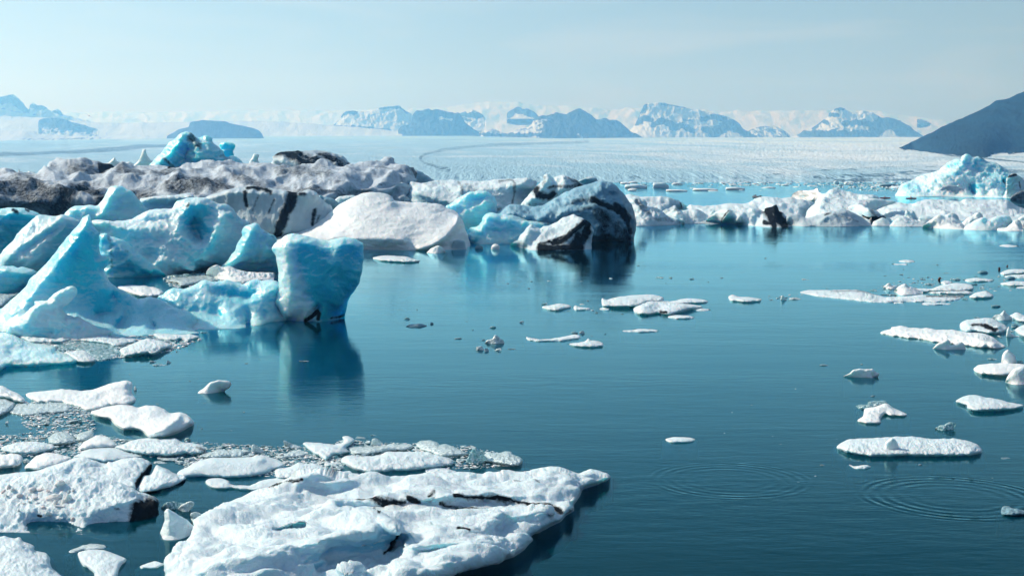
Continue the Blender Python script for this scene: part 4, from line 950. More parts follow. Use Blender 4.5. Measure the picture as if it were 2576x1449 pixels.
relief('iceberg', 'low turquoise ice bridge joining the sweeping iceberg and the standing block', 'F',
       [(1560,1000),(1580,812),(1640,768),(1700,720),(1760,705),(1850,710),(1930,690),(2000,650),(2070,622),(2130,640),(2200,642),(2280,618),(2350,650),(2440,672),(2500,637),(2560,625),(2650,630),(2760,632),(2860,700),(2880,900)],
       base=[(1560,1100),(1900,1110),(2100,1125),(2400,1115),(2600,1085),(2700,1055),(2880,1035)], Y0=107, sd=30, r=16,
       curves=[[(2090,790,-14),(2200,815,-18),(2330,845,-24),(2450,862,-26),(2560,840,-24),(2660,790,-20),(2760,700,-12)], [(2200,740,14),(2350,790,12),(2480,800,10),(2600,740,12)], [(1700,860,-6),(1800,820,-8),(1880,805,-6)], [(1720,740,16),(1900,730,12),(2060,660,16)], [(1800,940,-30),(2000,960,-36),(2200,980,-40)], [(2440,880,-30),(2480,960,-40),(2500,1080,-44)], [(2640,840,-28),(2660,1000,-40)]],
       noise=((46, 4, 1), (16, 1.8, 1), (6, .6, 0)), mat='blue', b0=-.1, blue=[([(2200,740),(2380,790),(2520,770)], 20, .9), ([(1750,950),(2100,980),(2350,1020)], 40, .45)])
relief('iceberg', 'upright glowing blue ice block standing on a narrow foot', 'G',
       [(690,1030),(720,1000),(775,985),(745,930),(700,880),(690,840),(715,790),(738,720),(744,650),(736,600),(735,520),(720,440),(715,380),(682,330),(674,300),(700,268),(740,230),(780,190),(840,165),(900,158),(970,175),(1050,195),(1150,215),(1230,228),(1300,215),(1400,198),(1500,212),(1560,238),(1592,262),(1590,340),(1596,420),(1580,520),(1560,600),(1540,680),(1502,740),(1465,790),(1440,850),(1426,920),(1408,990)],
       base=[(690,1040),(850,1032),(980,1042),(1040,1040),(1150,1046),(1250,1036),(1320,1022),(1408,1000)], Y0=106, sd=20, r=26, th=64,
       curves=[[(760,260,4),(900,240,-4),(1100,270,-8),(1290,290,-10),(1450,260,-6),(1550,300,4)], [(790,320,-6),(830,480,-16),(860,650,-18),(850,830,-14)], [(1000,350,-10),(1080,550,-26),(1100,720,-26),(1080,840,-20)],
               [(1320,320,-16),(1330,470,-24),(1290,640,-26),(1280,700,-24),(1300,860,-16)], [(1250,300,-8),(1240,420,-14),(1200,520,-22)], [(1480,330,0),(1480,560,-8),(1400,800,-6)], [(1130,850,-22),(1080,900,-24),(1000,990,-18)], [(1160,900,4),(1100,990,6)], [(760,940,-14),(850,1000,-14)], [(1180,870,-18),(1190,980,-10)]],
       noise=((70, 5, 0), (30, 2.6, 1), (10, .9, 1), (5, .3, 0)), mat='blue', b0=-.3, step=2.1, smooth=5,
       blue=[([(1050,360),(1130,480),(1180,620),(1220,760)], 34, .7), ([(1420,350),(1450,560),(1380,760),(1300,900)], 34, .45), ([(770,260),(800,450),(830,650),(850,850),(960,960)], 30, -.7), ([(820,200),(1100,215),(1480,215)], 9, -.5)], dirt=[([(1130,940),(1085,985),(1010,1030)], 5, 1.), ([(1150,960),(1140,1020)], 5, .9), ([(1270,1012),(1390,990)], 4, .7), ([(1130,880),(1100,920)], 4, .4)])  # dark strokes paint the undercut's shade; negative blue lightens the lit left and top
relief('ice_chunk', 'crystalline white heap of ice in the channel behind the ice bridge', 'F', [(2070,560),(2100,510),(2160,480),(2190,482),(2240,495),(2300,490),(2400,520),(2500,545),(2620,550),(2750,555),(2756,600)], base=[(2070,580),(2300,640),(2500,640),(2756,625)], mat='white', sd=20, r=7, noise=((16, 3.5, 1), (7, 1.8, 1)), step=1.8, cat='ice chunk')
# ---------------------------------------------------------------- floes
FN = ((44, 4.4, 2), (16, 2.2, 2), (6, .7, 0))
def floe(label, zone, pts, h=.35, curves=(), mat='snow', r=12, noise=FN, name='ice_floe', cat='ice floe', **kw):
    cs = list(curves)
    Z = zt(zone, pts); ys = [p[1] for p in Z]; xs_ = [p[0] for p in Z]
    area = abs(sum(Z[i-1][0]*Z[i][1] - Z[i][0]*Z[i-1][1] for i in range(len(Z))))/2
    cap = .60 * area / (max(xs_)-min(xs_)) * float(ground(sum(ys)/len(ys))) / F      # a floe seen from above is never taller than about half its breadth
    hm = max([h] + [p[2] for c in cs for p in c])
    k_ = min(1, cap/hm); h *= k_
    cs = [[(p[0], p[1], p[2]*k_) for p in c] for c in cs]
    if not cs:
        P = np.array(pts, float)[:, :2]; a, b = P[P[:, 0].argmin()], P[P[:, 0].argmax()]; c = P.mean(0)
        cs = [[tuple(a*.6+c*.4)+(h*.8,), tuple(c)+(h,), tuple(b*.6+c*.4)+(h*.8,)]]
    return relief(name, label, zone, pts, mode='z', curves=cs, mat=mat, r=r, noise=noise, flare=kw.pop('flare', .14), edge_h=kw.pop('edge_h', h*.6), cat=cat, depth=kw.pop('depth', .8), **kw)

# mid lagoon
G1 = 'drift floes in the middle of the lagoon'
kw = dict(r=7, step=1.8, noise=((20, 2.2, 1), (8, 1, 1)), group=G1, edge_noise=.6)
floe('white two-lobed floe behind the biggest mid-lagoon floe', 'P', [(1285,500),(1330,512),(1400,495),(1480,482),(1580,470),(1700,466),(1800,475),(1850,500),(1820,530),(1700,545),(1600,575),(1400,580),(1290,572)], .5, **kw)
floe('biggest white floe in mid lagoon with dark notch in its front', 'P', [(1570,590),(1600,560),(1660,525),(1750,508),(1850,520),(2000,545),(2100,555),(2190,570),(2195,590),(2100,605),(2000,630),(1885,652),(1800,640),(1700,652),(1600,642),(1570,615)], .8,
     curves=[[(1620,590,1.3),(1700,570,1.5),(1760,540,1.)], [(1850,600,.9),(2000,570,1.3),(2150,575,.7)]], dirt=[([(1820,625),(1870,630)], 5, .9)], **kw)  # the notch is only a dark stroke in the colour
floe('thin pale floe trailing right of the biggest mid-lagoon floe', 'P', [(1860,540),(1950,520),(2050,500),(2150,505),(2245,522),(2240,540),(2100,552),(1950,552)], .35, **kw)
floe('narrow floe just in front of the biggest mid-lagoon floe', 'P', [(1880,672),(1950,652),(2050,655),(2122,668),(2110,685),(1980,690)], .25, **kw)
floe('small flat floe at the right tip of the mid-lagoon cluster', 'P', [(2105,598),(2200,590),(2275,602),(2260,612),(2150,616)], .2, **kw)
floe('flat white floe left of the mid-lagoon cluster', 'P', [(735,580),(800,565),(900,550),(980,562),(1000,585),(920,605),(850,612),(770,602)], .35, **kw)
floe('little white floe with a raised left bump left of the cluster', 'P', [(1025,592),(1038,566),(1090,580),(1175,590),(1172,605),(1050,612)], .35, **kw)
floe('long thin curved floe in the open water', 'P', [(596,852),(700,868),(800,872),(950,845),(1040,830),(1086,845),(1070,870),(900,890),(700,893),(610,882)], .3, **kw)
floe('small pointed floe with a round white lump at its right end', 'P', [(970,915),(1050,905),(1130,890),(1160,865),(1180,885),(1230,885),(1288,908),(1288,942),(1150,948),(1030,937)], .5, **kw)
floe('slim flat floe right of centre in open water', 'P', [(1470,796),(1560,788),(1650,776),(1790,790),(1785,806),(1600,812),(1490,806)], .25, **kw)
floe('tiny floe touching the left side of the mid-lagoon cluster', 'P', [(1260,597),(1300,585),(1352,597),(1340,609),(1265,606)], .2, **kw)
floe('small bumpy floe right of the mid-lagoon cluster', 'S', [(1832,748),(1842,741),(1860,746),(1890,748),(1915,752),(1913,758),(1880,761),(1840,757)], .4, **kw)
floe('flat floe just in front of the white slab', 'B', [(1675,1308),(1740,1290),(1850,1280),(1940,1284),(2020,1290),(2100,1315),(2168,1342),(2050,1352),(1900,1345),(1760,1335)], .7, **kw)
floe('lone flat floe in the empty right foreground water', 'S', [(1674,1105),(1700,1099),(1747,1103),(1737,1112),(1690,1113)], .12, **kw)
relief('ice_chunk', 'upright split ice shard in the open water', 'P', [(218,905),(240,880),(285,868),(300,842),(322,835),(350,860),(380,885),(393,908)], base=[(218,910),(310,918),(393,912)], mat='milky', r=5, step=1.4, noise=((10, 1.4, 1),), cat='ice chunk', depth=.3)
# right side
G2 = 'drift floes on the right side of the lagoon'
kw['group'] = G2
floe('long low floe with ash-stained back and overhanging right tip', 'O', [(322,490),(380,473),(500,468),(700,468),(860,463),(1000,488),(1100,518),(1200,538),(1400,533),(1550,518),(1700,523),(1900,522),(1975,520),(1975,535),(1890,572),(1700,592),(1400,588),(1150,595),(900,575),(700,552),(500,532),(420,515),(330,500)], .5,
     curves=[[(450,490,.8),(700,490,1.3),(860,485,1.7),(1050,530,1.2)], [(1200,555,.8),(1500,540,.9),(1900,535,.8)]], dirt=[([(640,480),(900,478),(1050,500)], 4, .5), ([(1600,528),(1800,530),(1970,528)], 4, .65)], **kw)
relief('ice_chunk', 'small white peak at the left end of the ash-stained floe', 'O', [(130,560),(134,525),(150,520),(175,545),(195,565)], base=[(130,570),(195,571)], mat='white', r=4, step=1.4, noise=((10, 1, 1),), cat='ice chunk')
relief('ice_floe', 'small floe with a white beak behind the ash-stained floe', 'O', [(1160,440),(1180,425),(1205,402),(1235,405),(1245,420),(1310,425),(1310,448)], base=[(1160,452),(1240,462),(1310,455)], mat='white', r=5, step=1.5, noise=((12, 1.2, 1),), cat='ice floe', group=G2)
relief('ice_floe', 'white floe with a pointed hump behind the ash-stained floe', 'O', [(1272,468),(1310,440),(1345,415),(1382,403),(1420,428),(1480,455),(1560,485)], base=[(1272,480),(1350,522),(1560,510)], mat='white', r=6, step=1.6, noise=((14, 1.6, 1),), cat='ice floe', group=G2)
floe('broad stepped white floe behind the ash-stained floe', 'O', [(1480,455),(1650,452),(1750,420),(1900,398),(2050,415),(2070,460),(1950,485),(1700,485),(1520,490)], .9, **kw)
floe('low white ledge between the stepped floe and the ash-stained floe', 'O', [(1620,490),(1750,470),(1950,465),(2050,490),(2030,512),(1800,512),(1650,506)], .5, **kw)
floe('white hump floe right of the ash-stained floe', 'O', [(2022,542),(2080,500),(2150,482),(2200,480),(2270,522),(2255,545),(2100,552)], .8, **kw)
floe('thin floe drifting below the brown seal head', 'O', [(1735,400),(1780,375),(1850,385),(1860,400),(1780,412)], .5, **kw)
floe('long thin white floe right of the brown seal head', 'O', [(1978,370),(2050,350),(2150,350),(2272,365),(2262,382),(2100,390),(2000,382)], .5, **kw)
floe('upper floe of the stack at the right edge', 'O', [(2338,300),(2400,270),(2480,258),(2600,265),(2620,298),(2500,310),(2380,322)], .7, **kw)
floe('middle floe of the stack at the right edge', 'O', [(2368,332),(2480,312),(2620,318),(2640,350),(2450,347)], .6, **kw)
floe('lower floe of the stack at the right edge', 'O', [(2338,402),(2450,380),(2620,388),(2640,432),(2450,428),(2360,418)], .7, **kw)
floe('thin floe fragment below the stack at the right edge', 'O', [(2500,440),(2620,432),(2630,452),(2510,450)], .3, **kw)
floe('slim fragment hugging the front of the ash-stained floe', 'O', [(1545,608),(1600,594),(1700,596),(1830,600),(1825,616),(1600,622)], .3, **kw)
floe('short fragment hugging the front of the ash-stained floe', 'O', [(1262,595),(1310,584),(1362,592),(1360,604),(1280,606)], .25, **kw)
floe('flat glinting floe alone in the far right water', 'O', [(1312,182),(1390,165),(1470,176),(1480,188),(1380,193)], .4, **kw)
floe('thin sliver below the flat glinting floe', 'O', [(1248,207),(1330,205),(1412,210),(1400,218),(1280,217)], .3, **kw)
floe('thin white floe near the right edge under the snowy shoreline', 'O', [(2318,27),(2400,12),(2480,18),(2532,30),(2440,37)], .4, **kw)
relief('ice_floe', 'crumbled pale floe with a fin at the right edge', 'O', [(2258,745),(2290,722),(2340,705),(2388,668),(2402,700),(2430,722),(2460,745)], base=[(2258,758),(2350,775),(2460,765)], mat='milky', b0=.1, r=5, step=1.5, noise=((12, 2, 1), (6, 1, 1)), cat='ice floe', group=G2)
floe('rough pale floe against the right edge beside the fin', 'O', [(2430,735),(2460,710),(2500,690),(2580,720),(2660,745),(2640,790),(2520,780)], .8, **kw)
floe('thick floe with a black ash patch on its face', 'O', [(1935,805),(2000,770),(2100,757),(2250,750),(2330,790),(2400,830),(2412,870),(2330,902),(2200,905),(2100,885),(1990,890),(1938,862)], .8,
     curves=[[(1980,800,1.1),(2150,785,1.3),(2330,840,1.2)], [(2000,850,.7),(2200,870,.7),(2380,870,.6)]], dirt=[([(2060,820),(2130,818),(2200,835),(2300,865)], 5, .75), ([(2190,830),(2280,868)], 6, .9)], b0=.2, **kw)
floe('long tapering white floe in front of the ash-patched one', 'O', [(1128,895),(1180,875),(1240,860),(1245,842),(1340,826),(1402,842),(1500,850),(1620,852),(1700,865),(1850,870),(2000,890),(2150,900),(2250,932),(2330,990),(2390,1042),(2280,1058),(2100,1045),(1950,1022),(1700,992),(1500,962),(1300,937),(1180,916)], .5,
     curves=[[(1200,885,.4),(1400,880,.8),(1700,900,1.),(1950,930,1.1),(2150,960,1.3),(2300,1010,.9)]], r=10, step=1.8, noise=((26, 3, 1), (10, 1.4, 1)), group=G2, mat='white', edge_noise=1)
relief('ice_chunk', 'smooth white two-humped chunk like a bone in front of the long floe', 'O', [(1658,1050),(1700,1012),(1760,985),(1810,961),(1840,990),(1822,1020),(1852,1022),(1900,997),(1950,988),(1976,1012),(1992,1055)], base=[(1658,1060),(1800,1068),(1992,1066)], mat='white', r=8, step=1.5, noise=((16, 1, 0),), cat='ice chunk')
relief('ice_chunk', 'slim white finger of ice at the right end of the long floe', 'O', [(2398,925),(2406,880),(2420,834),(2440,860),(2446,905),(2480,925),(2530,930)], base=[(2398,938),(2450,940),(2530,940)], mat='white', r=5, step=1.4, noise=((12, 1, 0),), cat='ice chunk')
floe('glassy pitted floe cut by the right edge above the cone', 'O', [(2488,880),(2520,842),(2600,815),(2700,860),(2690,940),(2570,940)], .9, **kw)
relief('ice_chunk', 'smooth white egg-shaped cone standing behind the round floe', 'O', [(2348,1185),(2355,1135),(2380,1095),(2412,1070),(2450,1090),(2485,1130),(2502,1185)], base=[(2348,1195),(2420,1208),(2502,1200)], mat='white', r=10, step=1.5, noise=((20, .8, 0),), cat='ice chunk')
floe('round white floe at the right edge', 'O', [(2068,1272),(2095,1240),(2120,1222),(2200,1210),(2350,1202),(2576,1212),(2720,1260),(2620,1305),(2350,1332),(2150,1312)], .4, mat='white', r=10, step=1.8, noise=((20, 1.6, 1), (8, .6, 0)), group=G2)
relief('ice_chunk', 'bulging white dome cut by the right edge', 'O', [(2388,1385),(2410,1340),(2440,1295),(2500,1252),(2580,1238),(2680,1270),(2740,1400)], base=[(2388,1395),(2500,1422),(2740,1420)], mat='white', r=16, step=1.8, noise=((24, 1.2, 0),), cat='ice chunk')
relief('ice_chunk', 'lone white angular chunk in the right middle water', 'O', [(765,1332),(810,1305),(860,1275),(930,1256),(1000,1262),(1055,1258),(1085,1290),(1120,1302),(1115,1325),(1060,1350)], base=[(765,1340),(900,1346),(1060,1352)], mat='white', b0=.05, r=7, step=1.5, noise=((16, 1.6, 1),), cat='ice chunk')
floe('small wing-shaped white floe in the right water', 'N', [(900,1012),(960,962),(980,880),(1060,868),(1120,850),(1185,828),(1250,870),(1330,905),(1400,938),(1395,962),(1250,958),(1180,945),(1135,990),(1132,1032),(1000,1036)], .6,
     curves=[[(960,1000,.4),(1010,920,.7),(1100,880,.9),(1190,850,1.0),(1330,930,.35)]], mat='white', r=8, step=1.6, noise=((18, 1.8, 1), (8, .7, 0)), group=G2)
floe('dull glassy patch of ice behind the wing-shaped floe', 'N', [(888,855),(930,842),(1000,842),(1020,815),(1100,808),(1190,808),(1180,838),(1080,866),(960,890),(900,878)], .15, mat='clear', r=6, step=1.6, group=G2)
floe('low white floe with two lobes near the right edge', 'N', [(1895,805),(1960,768),(2040,747),(2150,765),(2300,790),(2430,825),(2565,850),(2540,882),(2350,905),(2150,912),(2020,895),(1998,852),(1920,832)], .45, mat='snow', r=9, step=1.7, noise=((20, 2, 1), (8, .9, 1)), group=G2)
relief('clear_ice', 'clear glassy ice shard above the long granular floe', 'N', [(1680,1080),(1720,1060),(1770,1048),(1830,1022),(1880,1035),(1890,1060),(1870,1090)], base=[(1680,1086),(1760,1108),(1870,1100)], mat='clear', r=6, step=1.4, noise=((14, 3, 1), (7, 1.5, 1)), cat='ice shard', depth=.3)
floe('long granular grey-white floe in the lower right', 'M', [(690,150),(730,115),(770,93),(830,75),(1050,60),(1240,50),(1450,48),(1650,70),(1860,65),(2000,85),(2100,120),(2152,175),(2145,212),(2000,238),(1700,242),(1350,242),(1150,244),(950,238),(800,205),(700,172)], .32,
     curves=[[(800,130,.28),(1100,110,.36),(1500,100,.38),(1900,120,.36),(2080,160,.28)], [(900,200,.2),(1400,200,.22),(2000,200,.2)]], mat='snow', r=13, step=2, noise=((30, 2, 1), (12, 1.8, 1), (5, 1.2, 0)), group=G2, b0=-.1)
relief('ice_chunk', 'smooth white lump perched on the long granular floe', 'M', [(1275,225),(1230,205),(1190,170),(1176,130),(1198,92),(1248,64),(1290,82),(1316,140),(1328,195),(1305,236)], base=[(1275,236),(1305,240)], mat='white', r=12, step=1.5, noise=((20, 1, 0),), cat='ice chunk')
floe('small curved sliver in front of the long granular floe', 'M', [(815,328),(870,342),(950,335),(1000,330),(1045,355),(1000,370),(870,368)], .07, mat='snow', r=5, step=1.5, group=G2)
floe('dark clear lump of ice at the centre right edge near the ripples', 'M', [(2352,765),(2380,745),(2440,752),(2500,770),(2620,800),(2640,835),(2450,838),(2350,828)], .16, mat='darkice', d0=.35, r=6, step=1.7, group=G2)

# lower left
G3 = 'floes crowding the lower left'
kw = dict(group=G3)
relief('ice_chunk', 'white leaf-shaped ice chunk alone left of centre', 'I', [(1985,602),(2050,550),(2115,497),(2200,470),(2285,478),(2327,500),(2312,545),(2262,578)], base=[(1985,607),(2100,607),(2262,582)], mat='white', r=9, step=1.6, noise=((24, 1.4, 0),), cat='ice chunk', depth=.5)
floe('blue-shadowed lumpy floe at the left edge below the white apron', 'I', [(-300,-20),(-100,-10),(60,-8),(140,8),(200,50),(300,90),(420,110),(550,130),(565,172),(620,190),(700,212),(760,250),(770,292),(600,312),(300,332),(80,332),(0,372),(-300,400)], 1.2,
     curves=[[(-200,60,2.2),(60,40,2.4),(180,80,2.0),(260,120,1.2)], [(100,190,1.0),(350,170,1.3),(540,160,1.0)], [(220,280,.5),(500,260,.7),(700,260,.5)]], mat='blue', b0=-.25, r=14, **kw)
floe('rough white brash floe touching the blue-shadowed lumpy floe', 'I', [(640,200),(720,180),(850,170),(900,212),(970,262),(930,292),(780,292),(700,232)], .5, mat='snow', r=9, step=2, noise=((16, 3, 1), (8, 1.5, 1)), **kw)
floe('teal see-through ice sheet below the white apron', 'I', [(560,140),(700,95),(900,80),(1120,100),(1215,185),(1180,225),(1080,270),(930,270),(880,200),(740,170),(600,190)], .12, mat='clear', r=8, step=2, noise=((14, 2, 1), (6, 1.4, 1)), **kw)
floe('left strip of white brash ice along the apron', 'I', [(200,30),(330,25),(460,40),(560,50),(600,35),(660,22),(745,45),(700,75),(560,100),(420,95),(300,85)], .4, mat='snow', r=8, step=2, noise=((14, 3, 1), (7, 1.4, 1)), **kw)
floe('white brash ice strip at the middle of the apron', 'I', [(780,65),(860,35),(960,18),(1080,20),(1105,40),(1240,38),(1360,60),(1350,90),(1250,115),(1180,135),(1050,110),(900,90)], .5, mat='snow', r=8, step=2, noise=((14, 3, 1), (7, 1.4, 1)), **kw)
floe('thick white heap of brash ice at the apron end', 'I', [(1205,170),(1290,120),(1385,85),(1480,50),(1560,70),(1650,80),(1722,120),(1700,150),(1640,172),(1560,215),(1480,212),(1400,215),(1260,235)], .7, mat='snow', r=9, step=2, noise=((18, 3.4, 1), (8, 1.6, 1)), **kw)
floe('pointed strip of brash ice ending right of the apron', 'I', [(1530,10),(1600,0),(1850,18),(1910,10),(2005,35),(1960,60),(1880,85),(1830,60),(1720,78),(1600,50)], .5, mat='snow', r=7, step=2, noise=((14, 2.6, 1), (7, 1.4, 1)), **kw)
floe('long white floe with a raised beak at its right end', 'I', [(252,622),(300,595),(350,590),(500,575),(640,562),(740,570),(820,580),(950,560),(1020,535),(1100,508),(1190,488),(1270,475),(1320,492),(1335,520),(1330,610),(1365,672),(1300,718),(1150,725),(1100,732),(1000,762),(880,777),(800,740),(720,720),(600,695),(400,692),(290,655)], .6,
     curves=[[(350,625,.4),(600,600,.55),(800,620,.5),(950,600,.8),(1100,540,1.2),(1270,500,1.5)], [(1250,600,1.0),(1300,680,.5)], [(700,680,.3),(900,700,.35),(1100,690,.4)], [(1000,640,.5),(1100,630,.6)]], mat='white', r=13, b0=.05, noise=((36, 3, 1), (12, 1.2, 1), (5, .5, 0)), **kw)
floe('broad rounded white floe with a bulging right snout', 'I', [(912,790),(1000,755),(1100,730),(1220,712),(1330,725),(1400,742),(1470,723),(1560,728),(1640,755),(1720,802),(1815,792),(1900,830),(1952,888),(1945,920),(1880,960),(1780,1010),(1650,1042),(1500,1048),(1430,992),(1360,970),(1250,972),(1170,930),(1100,870),(960,835)], .5,
     curves=[[(1000,790,.4),(1200,770,.5),(1400,790,.6),(1600,800,.6)], [(1815,810,.8),(1760,880,.8),(1650,960,.7),(1540,1010,.5)], [(1300,880,.4),(1450,930,.4)], [(1900,850,.7),(1920,900,.5)]], mat='white', r=14, noise=((40, 3, 1), (12, 1, 1), (5, .4, 0)), **kw)
floe('glassy wet ice sheet under the beaked floe', 'I', [(85,792),(130,750),(180,712),(300,705),(450,705),(600,690),(690,722),(690,785),(600,798),(450,808),(280,832),(150,812)], .12, mat='milky', r=8, step=2, noise=((20, 2, 1), (8, 1, 1)), **kw)
floe('white wedge floe entering from the left edge', 'I', [(-200,530),(-60,525),(30,533),(100,568),(180,605),(248,658),(235,697),(150,685),(60,655),(-200,650)], .5, mat='white', r=12, **kw)
floe('wet grey-green ice at the left edge below the wedge floe', 'I', [(-200,660),(-60,648),(40,655),(100,680),(157,712),(120,765),(60,800),(0,832),(-200,850)], .25, mat='milky', r=9, **kw)
floe('grey granular floe at the left edge', 'I', [(10,1160),(100,1112),(220,1095),(350,1083),(430,1100),(530,1120),(555,1150),(500,1180),(350,1205),(200,1212),(50,1192)], .25, mat='snow', r=10, step=2.2, noise=((20, 2.4, 1), (8, 1.6, 1)), **kw)
floe('ragged translucent floe above the small snowy hump', 'I', [(488,1050),(540,1005),(620,992),(690,1000),(735,1030),(760,1085),(700,1110),(600,1122),(500,1102)], .3, mat='milky', r=8, step=2, noise=((14, 3, 1), (7, 1.5, 1)), **kw)
floe('ragged fin-shaped translucent floe beside the snowy hump', 'I', [(770,1032),(820,995),(870,980),(935,962),(945,1020),(900,1060),(850,1085),(785,1082)], .35, mat='milky', r=7, step=2, noise=((14, 2.6, 1), (7, 1.4, 1)), **kw)
floe('small rounded snowy hump in the lower left crowd', 'I', [(778,1162),(820,1115),(860,1078),(920,1040),(1000,1027),(1090,1045),(1150,1090),(1158,1135),(1050,1152),(950,1157),(860,1172)], .55, mat='white', r=14, noise=((30, 2, 1), (10, 1, 1)), **kw)
floe('wide granular floe with dark wet right tip', 'I', [(1150,1142),(1250,1110),(1320,1080),(1420,1062),(1530,1048),(1640,1060),(1750,1055),(1850,1098),(1980,1112),(2050,1145),(2072,1185),(2000,1212),(1850,1215),(1700,1232),(1500,1225),(1350,1200),(1230,1175)], .4, mat='snow', r=12, step=2.2, noise=((30, 3, 1), (11, 2.4, 1), (5, 1, 0)), dirt=[([(1980,1150),(2060,1180)], 6, .6)], **kw)
floe('smooth arched translucent floe in the lower left crowd', 'J', [(738,258),(800,215),(850,180),(920,157),(1080,150),(1200,165),(1300,210),(1450,245),(1350,270),(1200,292),(1070,302),(900,275)], .5, mat='snow', b0=.25, r=16, noise=((60, 2, 0),), **kw)
floe('small snowy floe at the left edge above the ash-sided boulder', 'J', [(-200,270),(-60,240),(40,225),(120,215),(205,222),(232,275),(190,340),(60,362),(-200,370)], .4, mat='white', r=11, **kw)
floe('pointed snowy floe left of the arched floe', 'J', [(243,362),(290,305),(370,242),(470,208),(570,215),(650,235),(722,262),(660,310),(580,345),(400,384),(300,375)], .5, mat='white', r=12, noise=((30, 2.4, 1), (10, 1.6, 1)), **kw)
floe('wide snow-covered floe lying behind the ash-sided boulder', 'J', [(-300,560),(-100,470),(0,428),(150,410),(350,392),(470,340),(620,298),(720,268),(820,240),(900,262),(1000,302),(1070,318),(1090,290),(1130,298),(1240,262),(1380,250),(1490,285),(1530,335),(1500,370),(1450,430),(1390,500),(1365,570),(1250,600),(900,590),(400,590),(-300,650)], .7,
     curves=[[(0,460,.6),(350,430,.7),(620,340,1.0),(820,260,1.2),(960,310,.8)], [(820,270,1.2),(740,360,.8),(700,420,.5)], [(1100,330,.8),(1300,280,1.0),(1470,310,.8)], [(1000,420,.5),(1200,460,.6),(1330,500,.5)]], mat='snow', r=13, dirt=[([(1520,340),(1440,430),(1375,540)], 7, 1.)], **kw)
relief('ice_boulder', 'huge snowy ice boulder with a jet black ash end in the lower left', 'J',
       [(-400,620),(-80,540),(0,490),(100,500),(180,460),(280,430),(400,415),(600,420),(850,430),(1000,478),(1150,490),(1260,530),(1350,570),(1420,610),(1500,632),(1550,652),(1592,678),(1612,730),(1612,830),(1642,870),(1622,960),(1606,1050),(1575,1100)],
       base=[(-400,1010),(0,1012),(300,1015),(700,1020),(880,1040),(1000,1080),(1150,1092),(1280,1070),(1400,1085),(1575,1108)], Y0=45.5, sd=190, r=20, cat='iceberg',
       curves=[[(0,560,120),(400,500,140),(800,520,130),(1200,580,100),(1390,650,80)], [(-200,760,10),(200,800,0),(600,830,-10),(850,830,-20)], [(860,860,-24),(1000,780,-10),(1200,720,10),(1360,680,40)], [(1400,680,60),(1370,800,20),(1330,960,-14),(1300,1060,-24)], [(900,1010,-28),(1050,1050,-32),(1250,1040,-28)], [(1540,680,80),(1580,860,40),(1560,1060,-4)], [(1450,820,20),(1430,1000,-6)], [(300,960,-12),(700,980,-16)]],
       noise=((70, 7, 1), (26, 4.5, 1), (10, 2, 1), (5, .6, 0)), mat='snow', b0=.15, step=2.3, blue=[([(100,860),(400,920),(760,940)], 40, .55), ([(-100,900),(200,960)], 30, .5), ([(950,640),(1150,600)], 20, .25)],
       dirt=[([(1375,720),(1350,850),(1310,980)], 9, 1.), ([(1440,800),(1420,1000),(1420,1080)], 30, 1.3), ([(1510,800),(1500,1000),(1540,1090)], 34, 1.3), ([(1590,860),(1590,1060)], 22, 1.3), ([(1540,690),(1585,760)], 7, .4), ([(1150,770),(1200,775)], 4, .5), ([(385,840),(410,845)], 4, .9)], depth=1.6)
floe('angular grey-topped floe with a black underside beside the wide floe', 'J', [(1378,590),(1405,520),(1440,440),(1510,430),(1540,380),(1580,333),(1640,355),(1690,375),(1790,430),(1862,425),(1870,480),(1800,520),(1700,555),(1560,600),(1450,615)], .5,
     curves=[[(1450,470,.6),(1600,370,.9),(1760,440,.6)], [(1450,560,.5),(1600,560,.5),(1800,480,.4)]], mat='snow', b0=-.1, r=12, dirt=[([(1450,618),(1600,600),(1750,560),(1868,490)], 5, 1.), ([(1620,350),(1700,380),(1780,430)], 4, .4)], **kw)
relief('ice_chunk', 'triangular white block between the boulder and the big front floe', 'J', [(1605,1060),(1612,1000),(1650,905),(1655,800),(1688,768),(1740,800),(1850,862),(1920,920),(1955,980),(1942,1020)], base=[(1605,1070),(1680,1088),(1800,1080),(1942,1030)], sd=40, mat='snow', b0=-.1, r=12, noise=((24, 2.4, 1), (9, 1.4, 1)), cat='ice chunk',
       curves=[[(1690,790,20),(1700,950,0),(1690,1070,-6)]], depth=1.0)
relief('clear_ice', 'dark glassy shard above the triangular white block', 'J', [(1618,758),(1660,720),(1720,697),(1790,705),(1850,722),(1800,770)], base=[(1618,765),(1720,778),(1800,776)], mat='clear', r=6, step=1.8, noise=((14, 3, 1), (7, 1.4, 1)), cat='ice shard', depth=.3)
relief('clear_ice', 'pale glassy shard right of the dark glassy one', 'J', [(1785,775),(1830,725),(1880,708),(1930,697),(1955,715),(1940,760),(1900,790)], base=[(1785,782),(1850,802),(1900,800)], mat='milky', r=6, step=1.8, noise=((14, 3, 1), (7, 1.4, 1)), cat='ice shard', depth=.3)
relief('clear_ice', 'pale nugget of ice touching the big front floe', 'J', [(1915,850),(1918,812),(1980,803),(2045,845),(2000,900)], base=[(1915,870),(1955,925),(2000,905)], mat='milky', r=7, step=1.8, noise=((14, 3, 1), (7, 1.4, 1)), cat='ice shard', depth=.4)
floe('club-shaped ice arm reaching left from the big front floe', 'K', [(450,635),(480,602),(590,593),(662,618),(680,650),(850,655),(940,612),(1080,595),(1180,600),(1180,660),(1000,690),(870,702),(700,687),(520,682)], .16, mat='snow', r=10, step=2, noise=((24, 2, 1), (9, 1.2, 1)), **kw)
